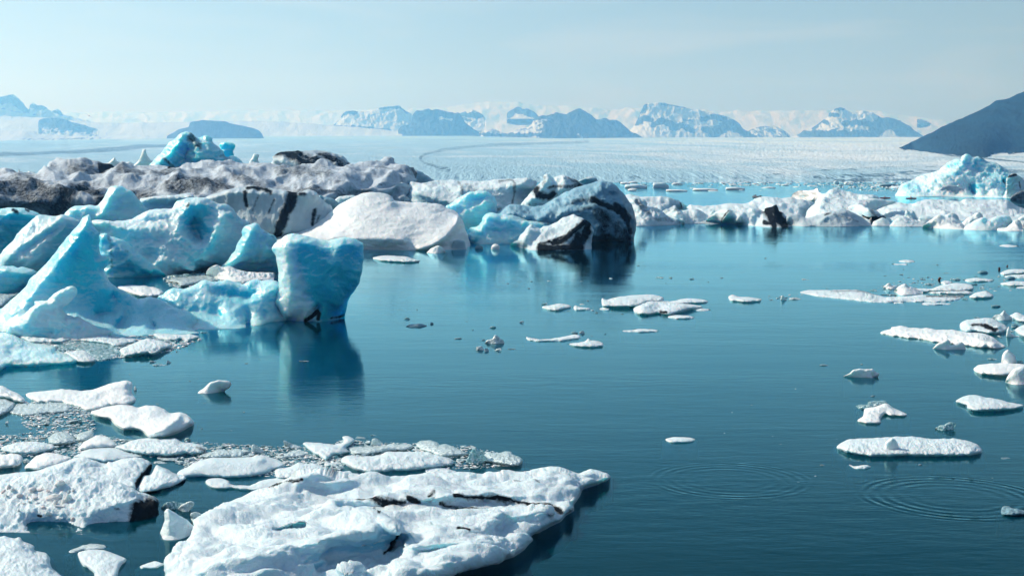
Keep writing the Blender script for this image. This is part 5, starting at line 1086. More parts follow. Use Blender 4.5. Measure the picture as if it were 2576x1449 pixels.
floe('pebbly wet ice floe in the bottom left corner', 'J', [(-400,1060),(-60,1050),(60,1050),(150,1072),(175,1060),(205,1062),(240,1100),(300,1122),(342,1150),(350,1190),(450,1210),(500,1260),(500,1312),(530,1370),(600,1430),(700,1520),(700,1600),(-400,1600)], .35,
     curves=[[(-100,1150,.45),(150,1130,.5),(280,1170,.4)], [(0,1300,.4),(300,1300,.4),(450,1320,.3)]], mat='snow', b0=.1, r=13, noise=((36, 4, 1), (14, 3, 1), (6, 1.2, 1)), **kw)
floe('kidney-shaped granular floe at the bottom left', 'J', [(785,1222),(850,1190),(930,1182),(1000,1180),(1080,1195),(1150,1222),(1220,1250),(1272,1280),(1230,1330),(1195,1380),(1180,1440),(1130,1500),(960,1510),(940,1420),(880,1370),(820,1330)], .2, mat='snow', r=12, noise=((30, 2, 1), (10, 2, 1), (5, .8, 0)), **kw)
floe('thin translucent ice leaf above the kidney-shaped floe', 'J', [(690,1207),(760,1165),(850,1135),(950,1122),(1030,1130),(1085,1152),(1000,1180),(850,1188),(770,1205)], .06, mat='milky', r=10, noise=((30, 1, 0),), **kw)
floe('small pale sliver of ice left of the big front floe tip', 'J', [(1405,1352),(1440,1330),(1500,1312),(1560,1298),(1620,1310),(1658,1325),(1600,1355),(1560,1368),(1430,1372)], .1, mat='snow', r=9, step=2, **kw)
floe('bulky smooth translucent floe above the big front floe', 'K', [(200,560),(240,520),(290,500),(350,460),(430,430),(520,408),(640,410),(760,412),(850,408),(900,395),(965,393),(1050,420),(1120,450),(1150,475),(1130,500),(1050,520),(1000,545),(900,570),(750,585),(600,585),(400,580),(260,585)], .45,
     curves=[[(300,540,.4),(500,460,.6),(700,450,.6),(950,430,.7)], [(620,540,.35),(900,530,.35)]], mat='snow', b0=.22, r=16, noise=((60, 2, 0), (16, .8, 0)), **kw)
floe('granular wedge floe behind the crest of the big front floe', 'K', [(1060,525),(1090,505),(1160,500),(1230,478),(1270,452),(1330,468),(1400,465),(1500,505),(1500,540),(1300,580),(1150,600),(1075,592)], .3, mat='snow', b0=.05, r=11, step=2, noise=((20, 2.4, 1), (8, 1.6, 1)), **kw)
floe('thick granular floe behind the big front floe', 'K', [(1635,432),(1650,410),(1690,393),(1780,400),(1900,402),(2000,385),(2040,360),(2180,362),(2400,362),(2450,385),(2540,400),(2600,425),(2618,455),(2590,482),(2450,500),(2250,525),(2050,532),(1880,545),(1760,520),(1680,480),(1640,460)], .42,
     curves=[[(1700,430,.4),(1950,420,.5),(2200,400,.55),(2500,430,.4)], [(1800,490,.3),(2200,480,.3)]], mat='snow', b0=-.05, r=14, noise=((30, 2.4, 1), (12, 2.2, 1), (5, 1, 0)), **kw)
floe('crooked slab with a raised corner behind the granular floes', 'K', [(1305,292),(1350,280),(1480,288),(1600,298),(1660,270),(1648,235),(1702,224),(1735,240),(1758,270),(1720,300),(1680,332),(1722,365),(1650,385),(1560,400),(1510,442),(1480,430),(1430,395),(1380,370),(1330,322)], .28, mat='snow', r=9, step=2, noise=((18, 2, 1), (8, 1, 1)), **kw)
floe('long wet slab right of the crooked slab', 'K', [(1708,330),(1800,315),(1950,312),(2020,298),(2100,290),(2200,295),(2280,312),(2200,350),(2080,352),(2000,362),(1900,385),(1780,385),(1730,372)], .16, mat='milky', r=9, step=2, noise=((18, 2, 1), (8, 1, 1)), **kw)
floe('domed clear slab behind the right end of the granular floe', 'K', [(2290,297),(2315,275),(2350,264),(2430,265),(2480,280),(2500,300),(2560,295),(2640,330),(2690,350),(2750,385),(2650,400),(2500,405),(2400,365),(2340,350)], .26, mat='milky', r=9, step=2, noise=((18, 2.6, 1), (8, 1.4, 1)), **kw)
relief('clear_ice', 'crystal clear shard at the right end of the brash line', 'L', [(716,450),(735,405),(758,370),(782,330),(830,350),(882,355),(870,390),(900,420),(880,450)], base=[(716,462),(800,470),(880,462)], mat='clear', r=6, step=1.7, noise=((16, 4, 1), (7, 2, 1)), cat='ice shard', depth=.3)
floe('clear slab with a ridged white crest at the right end of the brash line', 'L', [(860,400),(900,370),(1000,372),(1060,358),(1112,366),(1122,385),(1180,405),(1208,432),(1195,465),(1150,490),(1050,480),(930,455),(870,445)], .28, mat='milky', r=8, step=1.8, noise=((18, 3, 1), (8, 1.6, 1)), **kw)
floe('ragged brash ice piece above the translucent floe', 'K', [(395,405),(430,380),(500,362),(560,340),(640,345),(720,335),(760,345),(790,370),(770,405),(700,412),(560,410),(450,416)], .22, mat='milky', r=7, step=1.8, noise=((14, 3, 1), (7, 1.6, 1)), **kw)
floe('flat wet pan of ice left of the crooked slab', 'K', [(1040,412),(1150,375),(1250,350),(1330,360),(1352,385),(1260,405),(1150,420)], .08, mat='milky', r=7, step=1.8, **kw)
floe('small grey fragment between the crooked slab and the granular floe', 'K', [(1488,470),(1510,448),(1560,458),(1630,450),(1630,470),(1560,485),(1500,492)], .12, mat='snow', r=6, step=1.8, **kw)
floe('flat fragment wedged behind the big front floe', 'L', [(360,512),(400,500),(470,500),(560,512),(630,538),(600,555),(450,560),(365,545)], .1, mat='snow', r=7, step=1.8, **kw)
relief('clear_ice', 'small upright pale shard in the brash line', 'K', [(855,360),(862,308),(880,303),(920,330),(960,352)], base=[(855,370),(960,372)], mat='milky', r=4, step=1.5, noise=((10, 1.6, 1),), cat='ice shard', depth=.3)
relief('clear_ice', 'tiny upright shard with a glint in the brash line', 'K', [(1138,300),(1140,265),(1160,268),(1200,290),(1255,310),(1290,322)], base=[(1138,315),(1220,335),(1290,330)], mat='milky', r=4, step=1.5, noise=((10, 1.6, 1),), cat='ice shard', depth=.3)
relief('clear_ice', 'rounded pale nub on the far side of the brash line', 'K', [(1900,300),(1905,258),(1940,247),(1985,270),(1988,300)], base=[(1900,310),(1988,312)], mat='milky', r=5, step=1.5, noise=((10, 1.2, 1),), cat='ice shard', depth=.3)

# channel behind the ice bridge
G4 = 'floes in the channel behind the ice bridge'
floe('flat white floe in the channel right of the sweeping iceberg', 'F', [(1175,700),(1210,682),(1300,680),(1420,678),(1500,690),(1580,705),(1630,735),(1645,765),(1600,790),(1480,800),(1380,785),(1250,740)], .45, mat='white', r=9, step=2, group=G4)
floe('crumbly wet floe at the back of the channel', 'F', [(1650,640),(1720,620),(1780,600),(1900,590),(2050,575),(2160,600),(2120,640),(1950,670),(1820,690),(1780,660)], .4, mat='milky', r=8, step=2, noise=((18, 2.4, 1), (8, 1.4, 1)), group=G4)
floe('narrow icy strip along the fin base in the channel', 'F', [(1660,570),(1800,560),(1950,555),(2050,540),(2080,560),(1950,590),(1780,600),(1680,590)], .4, mat='clear', r=6, step=2, group=G4)
floe('flat grey brash ice at the left edge behind the sweeping iceberg', 'F', [(-200,790),(0,775),(100,765),(190,758),(120,820),(50,870),(0,900),(-200,920)], .4, mat='milky', r=8, step=2.2, noise=((18, 2.4, 1), (8, 1.4, 1)), group=G4)

# the big front floe
fg = relief('ice_floe', 'big rippled white floe filling the bottom centre foreground', 'K',
    [(95,1425),(105,1370),(130,1280),(200,1195),(290,1130),(350,1050),(372,980),(440,920),(520,868),(620,808),(760,760),(880,700),(1000,668),(1100,625),(1170,590),(1270,530),(1360,510),(1440,506),(1540,528),(1620,555),(1750,552),(1830,572),(1900,560),(1970,560),(2050,575),(2200,570),(2416,545),(2560,540),(2716,540),(2900,556),(3010,548),(3060,530),(3150,533),(3260,532),(3400,498),(3520,492),(3600,510),(3655,535),(3720,548),(3770,530),(3820,514),(3900,530),(3960,552),(3995,580),(3960,615),(3900,640),(3850,662),(3760,690),(3725,750),(3700,790),(3668,830),(3672,880),(3600,925),(3560,972),(3480,1010),(3400,1055),(3300,1098),(3312,1130),(3255,1200),(3160,1275),(3050,1312),(2900,1362),(2700,1412),(2500,1462),(2300,1505),(2000,1580),(1400,1680),(600,1700),(150,1600)],
    mode='z', mat='snow', r=15, step=2.3, edge_h=.42, smooth=3, seed=5, depth=1.0, flare=.12,
    curves=[[(160,1400,.5),(330,1180,.65),(520,960,.65),(800,800,.6),(1150,660,.8),(1300,570,1.0),(1450,545,1.1),(1600,590,.95),(1750,600,.75),(2100,610,.7),(2450,580,.8),(2800,590,.75),(3100,570,.7),(3450,530,.8),(3650,570,.6),(3850,560,.5)],
            [(1350,700,.55),(1550,730,.45),(1800,720,.5),(2100,690,.6)], [(1550,790,.75),(1900,800,.72),(2200,790,.8),(2500,760,.85),(2900,740,.8),(3300,720,.7),(3600,740,.5)],
            [(1600,840,.58),(1900,860,.5),(2250,830,.6),(2650,800,.6),(3000,790,.5),(3350,850,.42),(3560,900,.3)],
            [(300,1280,.75),(700,1120,.95),(1200,1000,1.0),(1500,900,.95),(1800,900,1.0),(2000,960,1.15),(2120,1030,1.2),(2140,1090,1.0)],
            [(700,960,.6),(1050,880,.65),(1400,840,.6)], [(400,1420,.9),(800,1280,1.15),(1200,1180,1.2),(1600,1120,1.15),(1900,1080,1.15)], [(1050,1050,.8),(1300,1000,.75)],
            [(1500,1250,.6),(1800,1180,.65),(2020,1130,.7)], [(1400,1400,.4),(1700,1330,.35),(1950,1230,.4)],
            [(2230,1060,1.0),(2450,1000,1.0),(2800,960,1.0),(3200,880,.9),(3450,880,.75)], [(2170,1130,.5),(2080,1230,.3),(1950,1330,.22),(1850,1440,.2)],
            [(2200,1180,.85),(2500,1160,.9),(2900,1120,.8),(3200,1130,.5)], [(2100,1400,.6),(2500,1340,.7),(2900,1280,.55)], [(2300,1250,.6),(2700,1210,.6)], [(2500,900,.72),(2900,880,.75)], [(3000,1020,.6),(3300,990,.5)], [(1650,1420,.75),(1780,1390,.7)]],
    noise=((130, 20, 2, (2.4, 1, .8)), (54, 12, 2, (3.2, 1, .8)), (20, 1.8, 2, (2.4, 1, 1)), (7, .5, 0)), group=G3, b0=-.05,
    blue=[([(1300,1420),(1600,1300),(1900,1200),(2050,1150)], 46, .6), ([(1550,660),(1700,700)], 20, .25), ([(3300,1050),(3500,980)], 20, .25)],
    dirt=[([(2630,745),(2750,765),(2900,762),(3050,770),(3200,780),(3300,810),(3450,850),(3560,895)], 6, .95), ([(2500,805),(2650,815),(2830,830)], 3.4, .7), ([(1600,780),(1800,785),(1990,812),(2200,800)], 3, .8), ([(2220,785),(2320,800)], 5, .9), ([(2400,735),(2450,720)], 4, .7),
          ([(2140,1110),(2110,1160),(2050,1230),(2010,1260)], 5, .95), ([(1925,880),(1960,905),(1965,930)], 5, .95), ([(1010,672),(1130,640),(1200,625),(1300,605)], 3, .8), ([(2660,1010),(2760,1035)], 5, .8), ([(3150,615),(3300,620),(3370,640)], 3, .5), ([(3600,900),(3660,860)], 4, .5), ([(2300,900),(2900,950),(3500,780)], 120, .24), ([(2300,1250),(3000,1150)], 70, .2)])  # debris bands; the groove and a small hole are painted dark too

# ---------------------------------------------------------------- small ice
def ico(sub):
    import bmesh
    bm = bmesh.new(); bmesh.ops.create_icosphere(bm, subdivisions=sub, radius=1)
    V = np.array([v.co[:] for v in bm.verts]); T = np.array([[v.index for v in f.verts] for f in bm.faces]); bm.free()
    return V, T
IV, IT = ico(3)
CH = []
rs = np.random.RandomState(3)
for k in range(14):
    V = IV.copy()
    V *= (1 + .55*fbm(IV*10 + k*31, 11, 3, .6, k)[:, None] + .22*fbm(IV*10, 5, 2, .5, k+40, True)[:, None])
    V[:, 0] *= 1 + .25*rs.rand()
    if k % 3 == 1: V[:, 2] = np.where(V[:, 2] > 0, V[:, 2]**.6 if False else np.abs(V[:, 2])**.7, V[:, 2])
    V[:, 2] = np.where(V[:, 2] < -.35, -.35 + (V[:, 2]+.35)*.3, V[:, 2])
    V[:, :2] /= np.abs(V[:, 0]).max(); V[:, 2] /= max(V[:, 2].max(), .1)
    CH.append(V)
# angular slivers: hulls of a few random points
import bmesh
SH = []
for k in range(10):
    bm = bmesh.new()
    pts = rs.normal(size=(11, 3)); pts /= np.linalg.norm(pts, axis=1)[:, None]; pts *= rs.uniform(.75, 1.1, (11, 1))
    for p in pts: bm.verts.new(p * np.array([1, .8, .8]))
    bmesh.ops.convex_hull(bm, input=bm.verts)
    bmesh.ops.triangulate(bm, faces=bm.faces)
    bm.verts.index_update()
    used = [v for v in bm.verts if v.link_faces]; ix = {v: i for i, v in enumerate(used)}
    SH.append((np.array([v.co[:] for v in used]), np.array([[ix[v] for v in f.verts] for f in bm.faces]))); bm.free()

def slush(label, polys, seed, mat, smin, smax, n, flat=.35, lift=.1):
    r_ = np.random.RandomState(seed); VV, TT, o = [], [], 0
    for poly in polys:
        P_ = np.array(poly, float); x0, y0 = P_.min(0); x1, y1 = P_.max(0)
        nn = int(n * abs(sum(P_[i-1][0]*P_[i][1] - P_[i][0]*P_[i-1][1] for i in range(len(P_))))/2 / 1000)
        X = r_.uniform(x0, x1, nn*3); Y_ = r_.uniform(y0, y1, nn*3)
        clump = pnoise(X/26+seed, Y_/9, X*0) > r_.uniform(-.55, .45, len(X))
        k = inside(X, Y_, P_) & clump
        for x, y in list(zip(X[k], Y_[k]))[:nn]:
            Yg = float(ground(y)); m = Yg/F; s_ = (smin + (smax-smin)*r_.rand()**2.2)*m/2
            V, T = SH[r_.randint(10)]; a_ = r_.uniform(0, 6.28); c, s2 = math.cos(a_), math.sin(a_)
            V = V*np.array([s_, s_, s_*r_.uniform(flat*.5, flat*1.6)]); V = np.stack([V[:, 0]*c - V[:, 1]*s2, V[:, 0]*s2 + V[:, 1]*c, V[:, 2]], 1)
            V += np.array([float(ray(x, y)[0])*Yg, Yg, s_*lift]); VV.append(V); TT.append(T + o); o += len(V)
    V = np.vstack(VV); nv = len(V)
    me = new_mesh('brash_ice', V, [], np.vstack(TT), MATS[mat], {'dirt': np.zeros(nv), 'blue': np.zeros(nv)}, False)
    put('brash_ice', me, kind='stuff', grain=.02)
LL = [[(0,1095),(120,1085),(250,1095),(330,1110),(520,1112),(640,1120),(780,1125),(870,1105),(960,1112),(1180,1122),(1300,1150),(1315,1172),(1180,1180),(700,1165),(600,1190),(470,1195),(430,1150),(0,1150)],
      [(470,1150),(760,1140),(860,1150),(860,1190),(700,1200),(520,1190)], [(40,1010),(220,1015),(240,1080),(160,1100),(60,1075)]]
AP = [[(20,870),(100,850),(260,850),(400,842),(520,850),(430,885),(330,900),(200,905),(120,920),(60,925)], [(400,690),(470,676),(600,672),(700,690),(690,712),(520,722),(430,725)], [(0,740),(70,735),(20,775),(0,780)]]
RR = [[(2190,725),(2300,695),(2440,700),(2580,680),(2580,730),(2470,745),(2250,750)], [(2440,815),(2500,800),(2580,790),(2580,850),(2520,850)], [(1360,765),(1500,770),(1560,765),(1480,785),(1370,782)], [(1920,745),(2020,738),(2040,752),(1930,756)]]
FB = [[(1560,458.6),(2580,458.6),(2580,467),(1560,468)], [(2080,463),(2290,463),(2300,482),(2100,480)]]
slush('', LL, 51, 'milky', 3, 20, 44); slush('', LL, 52, 'white', 3, 17, 28)
slush('', AP, 53, 'white', 3, 20, 42); slush('', AP, 54, 'milky', 3, 17, 30)
slush('', RR, 55, 'milky', 3, 14, 14, .25); slush('', FB, 56, 'snow', 2, 12, 90, .3)
CM = {}
def chip(x, y, w, h, mat='snow', label='small piece of drift ice', group='scattered drift ice', name='ice_chunk', cat='ice chunk', k=None, rnd=rs, depth=None, Y=None):
    k = rnd.randint(14) if k is None else k
    Yd = float(ground(y)) if Y is None else Y; m = Yd/F
    if (k, mat) not in CM:
        if k % 2 or mat in ('clear', 'milky'):
            V_, T_ = SH[k % 10]; V_ = V_ / np.array([1, 1, 1.0])
            CM[(k, mat)] = new_mesh(name, V_, [], T_, MATS[mat], {'dirt': np.zeros(len(V_)), 'blue': np.zeros(len(V_))}, False)
        else:
            CM[(k, mat)] = new_mesh(name, CH[k], [], IT, MATS[mat], {'dirt': np.zeros(len(IV)), 'blue': np.zeros(len(IV))})
    o = bpy.data.objects.new(name, CM[(k, mat)]); scene.collection.objects.link(o)
    W_ = w*m/2
    hh = max(h*m, .015)
    a, b = ray(x, y)
    D = W_*(.7 if depth is None else depth)
    o.location = (float(a)*Yd, Yd + D*.7, 0 if Y is None else CAM_H + float(b)*Yd)
    o.scale = (W_, D, hh)
    o.rotation_euler = (0, 0, rnd.uniform(-.5, .5))
    o['label'] = label; o['category'] = cat; o['group'] = group; o['grain'] = m / max(W_, .01)
    return o

def scatter(n, box, wr, hr, mats, label, group, seed, avoid=None, name='ice_chunk', cat='ice chunk', pw=1.6):
    r_ = np.random.RandomState(seed)
    for _ in range(n):
        x = r_.uniform(box[0], box[2]); y = r_.uniform(box[1], box[3])
        w = wr[0] + (wr[1]-wr[0])*r_.rand()**pw
        chip(x, y, w, w*r_.uniform(*hr), mats[r_.randint(len(mats))], label, group, name, cat, rnd=r_)

# lists of single pieces seen in the photograph: zone, x, y(waterline), w, h, material
one = [
 ('P', 200, 885, 10, 4, 'clear', 'tiny glassy bit left of the split ice shard'), ('P', 170, 975, 26, 14, 'milky', 'lumpy pale chunk below left of the split ice shard'), ('P', 235, 985, 18, 16, 'milky', 'upright pale chunk below the split ice shard'),
 ('P', 340, 982, 26, 9, 'milky', 'low pale chunk below right of the split ice shard'), ('P', 460, 965, 22, 5, 'milky', 'flat glassy rubble right of the split ice shard'), ('P', 550, 725, 17, 6, 'milky', 'lone small pale chunk in the centre water'),
 ('P', 288, 772, 18, 5, 'darkice', 'dark flat chip above the split ice shard'), ('P', 108, 793, 8, 3, 'darkice', 'tiny dark chip at the left of the centre water'), ('P', 1030, 822, 20, 5, 'darkice', 'dark glassy strip above the round-lumped floe'), ('P', 1100, 822, 16, 10, 'milky', 'small glassy lump above the round-lumped floe'),
 ('P', 1590, 784, 12, 4, 'darkice', 'dark chip behind the slim flat floe'), ('P', 1320, 828, 14, 5, 'clear', 'small glassy chip left of the slim flat floe'), ('P', 1475, 646, 10, 4, 'darkice', 'dark chip in front left of the biggest mid-lagoon floe'),
 ('P', 1235, 638, 10, 3, 'darkice', 'dark chip below the little white floe'), ('P', 1105, 560, 20, 6, 'milky', 'flat pale chip above the little white floe'), ('P', 760, 560, 24, 7, 'clear', 'glassy slab above the flat white floe'), ('P', 850, 618, 38, 5, 'clear', 'glassy wet rim in front of the flat white floe'), ('P', 1155, 528, 10, 3, 'darkice', 'small dark chip above the mid-lagoon floes'),
 ('P', 1820, 318, 34, 4, 'clear', 'glassy sliver in the dark reflection right of the dome'), ('P', 1915, 318, 13, 4, 'darkice', 'dark chip right of the glassy sliver'), ('P', 2380, 318, 13, 4, 'darkice', 'dark chip in the calm water far right of the dome'), ('P', 2105, 330, 20, 4, 'clear', 'pale sliver in the calm water right of the dome'),
 ('P', 800, 346, 14, 5, 'milky', 'pale chip left of the dome reflection'), ('P', 1095, 350, 9, 3, 'milky', 'tiny pale chip in the dome reflection'), ('P', 1365, 324, 16, 2.5, 'milky', 'thin pale sliver in the dome reflection'), ('P', 640, 350, 7, 2, 'darkice', 'small dark chip left of the dome reflection'), ('P', 528, 354, 11, 2, 'darkice', 'thin dark chip left of the dome reflection'), ('P', 426, 368, 9, 2, 'darkice', 'dark sliver right of the standing block'),
 ('G', 2030, 1022, 22, 6, 'clear', 'small glassy chip right of the standing block'), ('G', 2120, 1095, 55, 6, 'darkice', 'dark wet strip of ice right of the standing block'), ('G', 2278, 1070, 10, 5, 'darkice', 'dark nub at the end of the dark wet strip'),
 ('G', 2540, 1220, 20, 3, 'darkice', 'flat dark chip in the open centre water'), ('G', 990, 1447, 28, 8, 'milky', 'small pale chip floating in the block reflection'), ('C', 690, 1218, 22, 10, 'darkice', 'dark nub in front of the turquoise berg foot'), ('C', 855, 1222, 26, 14, 'white', 'small white chunk in front of the turquoise berg foot'),
 ('N', 570, 458, 28, 5, 'darkice', 'dark flat chip left of the angular chunk'), ('N', 950, 445, 9, 3, 'darkice', 'tiny dark chip above the angular chunk'), ('N', 1060, 765, 15, 2.5, 'darkice', 'thin dark sliver above the wing-shaped floe'), ('O', 1720, 372, 1, 1, None, None),
 ('O', 2170, 302, 30, 7, 'darkice', 'dark jagged strip below the second seal head'), ('O', 2100, 335, 12, 3, 'darkice', 'dark sliver left of the floe stack'), ('O', 1800, 300, 16, 3, 'milky', 'thin pale sliver above the brown seal head'), ('O', 2000, 565, 24, 5, 'clear', 'glassy chip right of the ash-stained floe'), ('O', 2300, 640, 26, 5, 'darkice', 'dark leaf of ice right of the ash-stained floe'),
 ('O', 1900, 372, 40, 5, 'clear', 'dull glassy pan below the seal head'), ('O', 1640, 418, 36, 5, 'clear', 'glassy pan left of the stepped floe'), ('O', 2100, 418, 30, 4, 'clear', 'glassy pan right of the stepped floe'), ('O', 1240, 522, 50, 6, 'clear', 'wet dark pan behind the ash-stained floe'), ('O', 1080, 480, 30, 4, 'clear', 'thin wet pan behind the ash-stained floe crest'), ('O', 280, 565, 38, 6, 'milky', 'thin pale pan left of the ash-stained floe'), ('O', 40, 570, 14, 3, 'darkice', 'dark chip far left of the ash-stained floe'),
 ('O', 2120, 755, 26, 7, 'clear', 'glassy block above the ash-patched floe'), ('O', 2490, 840, 22, 8, 'darkice', 'dark glassy rubble right of the ash-patched floe'), ('O', 2265, 1170, 30, 5, 'clear', 'flat glassy strip left of the egg-shaped cone'), ('O', 2545, 1205, 24, 9, 'clear', 'pitted glassy lump right of the egg-shaped cone'), ('O', 2450, 360, 30, 7, 'darkice', 'dark wet ice between the stacked floes'),
 ('M', 550, 340, 15, 3, 'darkice', 'thin dark chip left of the curved sliver'), ('M', 1535, 335, 10, 3, 'darkice', 'tiny dark chip below the granular floe'), ('M', 2410, 275, 38, 4, 'darkice', 'thin dark strip near the right edge'),
 ('I', 1600, 330, 52, 8, 'clear', 'glassy flat shard below the brash heap'), ('I', 1695, 300, 16, 14, 'milky', 'upright glassy knob at the end of the flat shard'), ('I', 1540, 295, 30, 10, 'milky', 'pale lump on the left of the glassy flat shard'), ('I', 65, 915, 18, 11, 'milky', 'small rusty-white chunk near the left edge'), ('I', 640, 835, 32, 9, 'milky', 'pale granular bit below the wet ice sheet'), ('I', 1355, 575, 16, 13, 'milky', 'glassy knob behind the beaked floe tip'), ('I', 770, 905, 56, 12, 'clear', 'dull glassy rubble below the beaked floe'), ('I', 770, 960, 44, 6, 'darkice', 'dark wet slush below the glassy rubble'),
 ('I', 2055, 707, 9, 3, 'darkice', 'small dark chip below the leaf-shaped chunk'), ('I', 1575, 715, 11, 2.5, 'darkice', 'small dark chip right of the beaked floe'), ('I', 2475, 308, 12, 2, 'darkice', 'thin dark chip left of the block reflection'), ('I', 1260, 295, 18, 2, 'darkice', 'thin dark chip below the teal sheet'), ('I', 1225, 238, 14, 2, 'darkice', 'dark sliver at the end of the teal sheet'), ('I', 2455, 796, 8, 2.5, 'darkice', 'tiny dark chip in the left centre water'),
 ('K', 980, 325, 36, 10, 'darkice', 'dark green glassy chunk at the far side of the brash line'), ('K', 600, 330, 16, 5, 'darkice', 'small dark chip at the left of the brash line'), ('K', 1100, 355, 14, 8, 'milky', 'tiny pale nugget in the brash line'), ('K', 1230, 325, 26, 9, 'clear', 'glinting glassy chunk in the brash line'), ('K', 1800, 255, 40, 8, 'darkice', 'dark glassy slab beyond the crooked slab'), ('K', 1920, 225, 22, 6, 'clear', 'small glinting chip beyond the brash line'), ('K', 2160, 305, 44, 12, 'clear', 'glassy chunk beyond the long wet slab'), ('K', 1590, 430, 24, 9, 'darkice', 'dark chunk left of the thick granular floe'), ('K', 1620, 520, 20, 7, 'darkice', 'small dark chip in front of the thick granular floe'), ('K', 1380, 430, 22, 4, 'clear', 'wet flat slush above the wedge floe'),
 ('K', 210, 465, 20, 8, 'milky', 'pale bit at the far left of the brash line'), ('K', 340, 440, 20, 8, 'milky', 'pale nugget left of the ragged brash piece'), ('K', 150, 440, 60, 9, 'milky', 'flat pale slush left of the translucent floe'), ('K', 800, 385, 50, 10, 'milky', 'flat slush right of the ragged brash piece'),
 ('L', 655, 452, 24, 8, 'milky', 'small pale bit left of the crystal clear shard'), ('L', 600, 345, 36, 14, 'milky', 'pale wet lump right of the domed clear slab'),
 ('J', 240, 250, 26, 14, 'clear', 'glinting glassy chunk beside the small snowy floe'), ('J', 300, 95, 40, 10, 'clear', 'jagged clear sliver behind the grey granular floe'), ('J', 260, 315, 30, 12, 'milky', 'grey wet bit between the snowy floes'), ('J', 700, 225, 40, 10, 'clear', 'wet glinting rubble left of the arched floe'), ('J', 1130, 85, 26, 14, 'clear', 'clear knob behind the snowy hump'), ('J', 1280, 95, 50, 9, 'clear', 'wet slush behind the wide granular floe'),
 ('J', 1640, 290, 60, 10, 'milky', 'granular pan below the wide granular floe'), ('J', 1820, 322, 30, 8, 'milky', 'small granular bit left of the translucent floe'), ('J', 1920, 290, 26, 10, 'milky', 'small pale bit above the translucent floe'), ('J', 1600, 320, 50, 8, 'milky', 'pale slush right of the wide snow floe'), ('J', 1850, 245, 26, 7, 'darkice', 'wet dark bit right of the wide granular floe'),
 ('F', 2050, 1160, 30, 7, 'clear', 'glassy rim bit at the tip of the sweeping iceberg'), ('F', 35, 1125, 18, 10, 'milky', 'pale nub left of the white apron'),
]
for z_, x, y, w, h, mt, lb in one:
    if mt is None: continue
    x0, y0, s = ZONES[z_]
    chip(x0+x*s, y0+y*s, w, h, mt, lb, 'small drift ice' if y0+y*s < 1000 else 'small brash ice near the shore')
scatter(80, (1560, 458.7, 2576, 468), (5, 28), (.10, .2), ['white', 'snow', 'snow', 'wall'], 'small white drift ice in the far band below the glacier front', 'far drift ice below the glacier', 11, name='drift_ice', cat='drift ice')
scatter(26, (1570, 467, 2290, 482), (10, 44), (.06, .13), ['white', 'snow'], 'flat white pan of drift ice in the far part of the lagoon', 'far ice pans', 12, name='ice_pan', cat='ice pan')
scatter(20, (2100, 462, 2290, 476), (5, 18), (.25, .5), ['white', 'snow', 'wall'], 'small rubbly ice lump in the far cluster left of the jagged iceberg', 'far rubble cluster', 14)
for x, y, w, h, mt, lb in ((1662, 473, 48, 13, 'snow', 'distant white lump with a dark end far beyond the domed iceberg'), (1600, 474, 60, 10, 'snow', 'distant flat grey-white lump right beside the dome silhouette'), (1656, 465, 24, 6, 'wall', 'distant small blue lump behind the white one'), (2237, 470, 46, 8, 'darkice', 'distant dark low lump of ice below the glacier'),
                           (1703, 482, 56, 5, 'white', 'long thin distant pan in the far water'), (1775, 480, 66, 6, 'white', 'longest thin distant pan in the far water'), (1590, 481, 22, 4, 'white', 'short distant pan right of the dome'), (1850, 478, 52, 7, 'white', 'rubbly distant pan left of the inflatable boat')):
    chip(x, y, w, h, mt, lb, 'far drift ice below the glacier', k=2, depth=.5)
scatter(14, (1560, 640, 2500, 740), (4, 9), (.2, .3), ['darkice', 'clear'], 'tiny dark chip of ice on the calm water right of the dome', 'tiny dark chips on calm water', 21, name='ice_chip', cat='ice chip')
scatter(16, (930, 640, 1500, 930), (4, 9), (.2, .3), ['darkice', 'clear'], 'tiny dark chip of ice in the centre water', 'tiny dark chips in the centre', 22, name='ice_chip', cat='ice chip')
scatter(14, (300, 880, 700, 1090), (4, 8), (.2, .3), ['darkice'], 'tiny dark chip of ice in the left centre water', 'tiny dark chips left of centre', 23, name='ice_chip', cat='ice chip')
scatter(14, (1750, 900, 2500, 1230), (4, 8), (.2, .3), ['darkice', 'milky'], 'tiny chip of ice on the right water', 'tiny chips on the right', 24, name='ice_chip', cat='ice chip')
scatter(22, (1900, 690, 2560, 745), (6, 26), (.12, .25), ['clear', 'milky', 'white'], 'thin glassy chip among the right-hand floes', 'thin chips among the right floes', 25, name='ice_chip', cat='ice chip')
scatter(28, (470, 1118, 1240, 1180), (6, 26), (.3, .5), ['clear', 'milky', 'snow'], 'small glassy brash fragment behind the big front floe', 'brash fragments behind the front floe', 26, name='brash_ice', cat='brash ice')
scatter(18, (60, 1098, 520, 1150), (6, 24), (.3, .5), ['clear', 'milky', 'snow'], 'small wet brash fragment between the lower left floes', 'brash fragments in the lower left', 27, name='brash_ice', cat='brash ice')
scatter(20, (60, 846, 500, 885), (6, 26), (.3, .55), ['milky', 'snow', 'clear'], 'small brash fragment along the foot of the white apron', 'brash fragments along the apron', 28, name='brash_ice', cat='brash ice')
scatter(16, (420, 688, 680, 715), (8, 26), (.25, .45), ['milky', 'snow', 'white'], 'small brash fragment in the channel behind the ice bridge', 'brash fragments in the channel', 29, name='brash_ice', cat='brash ice')

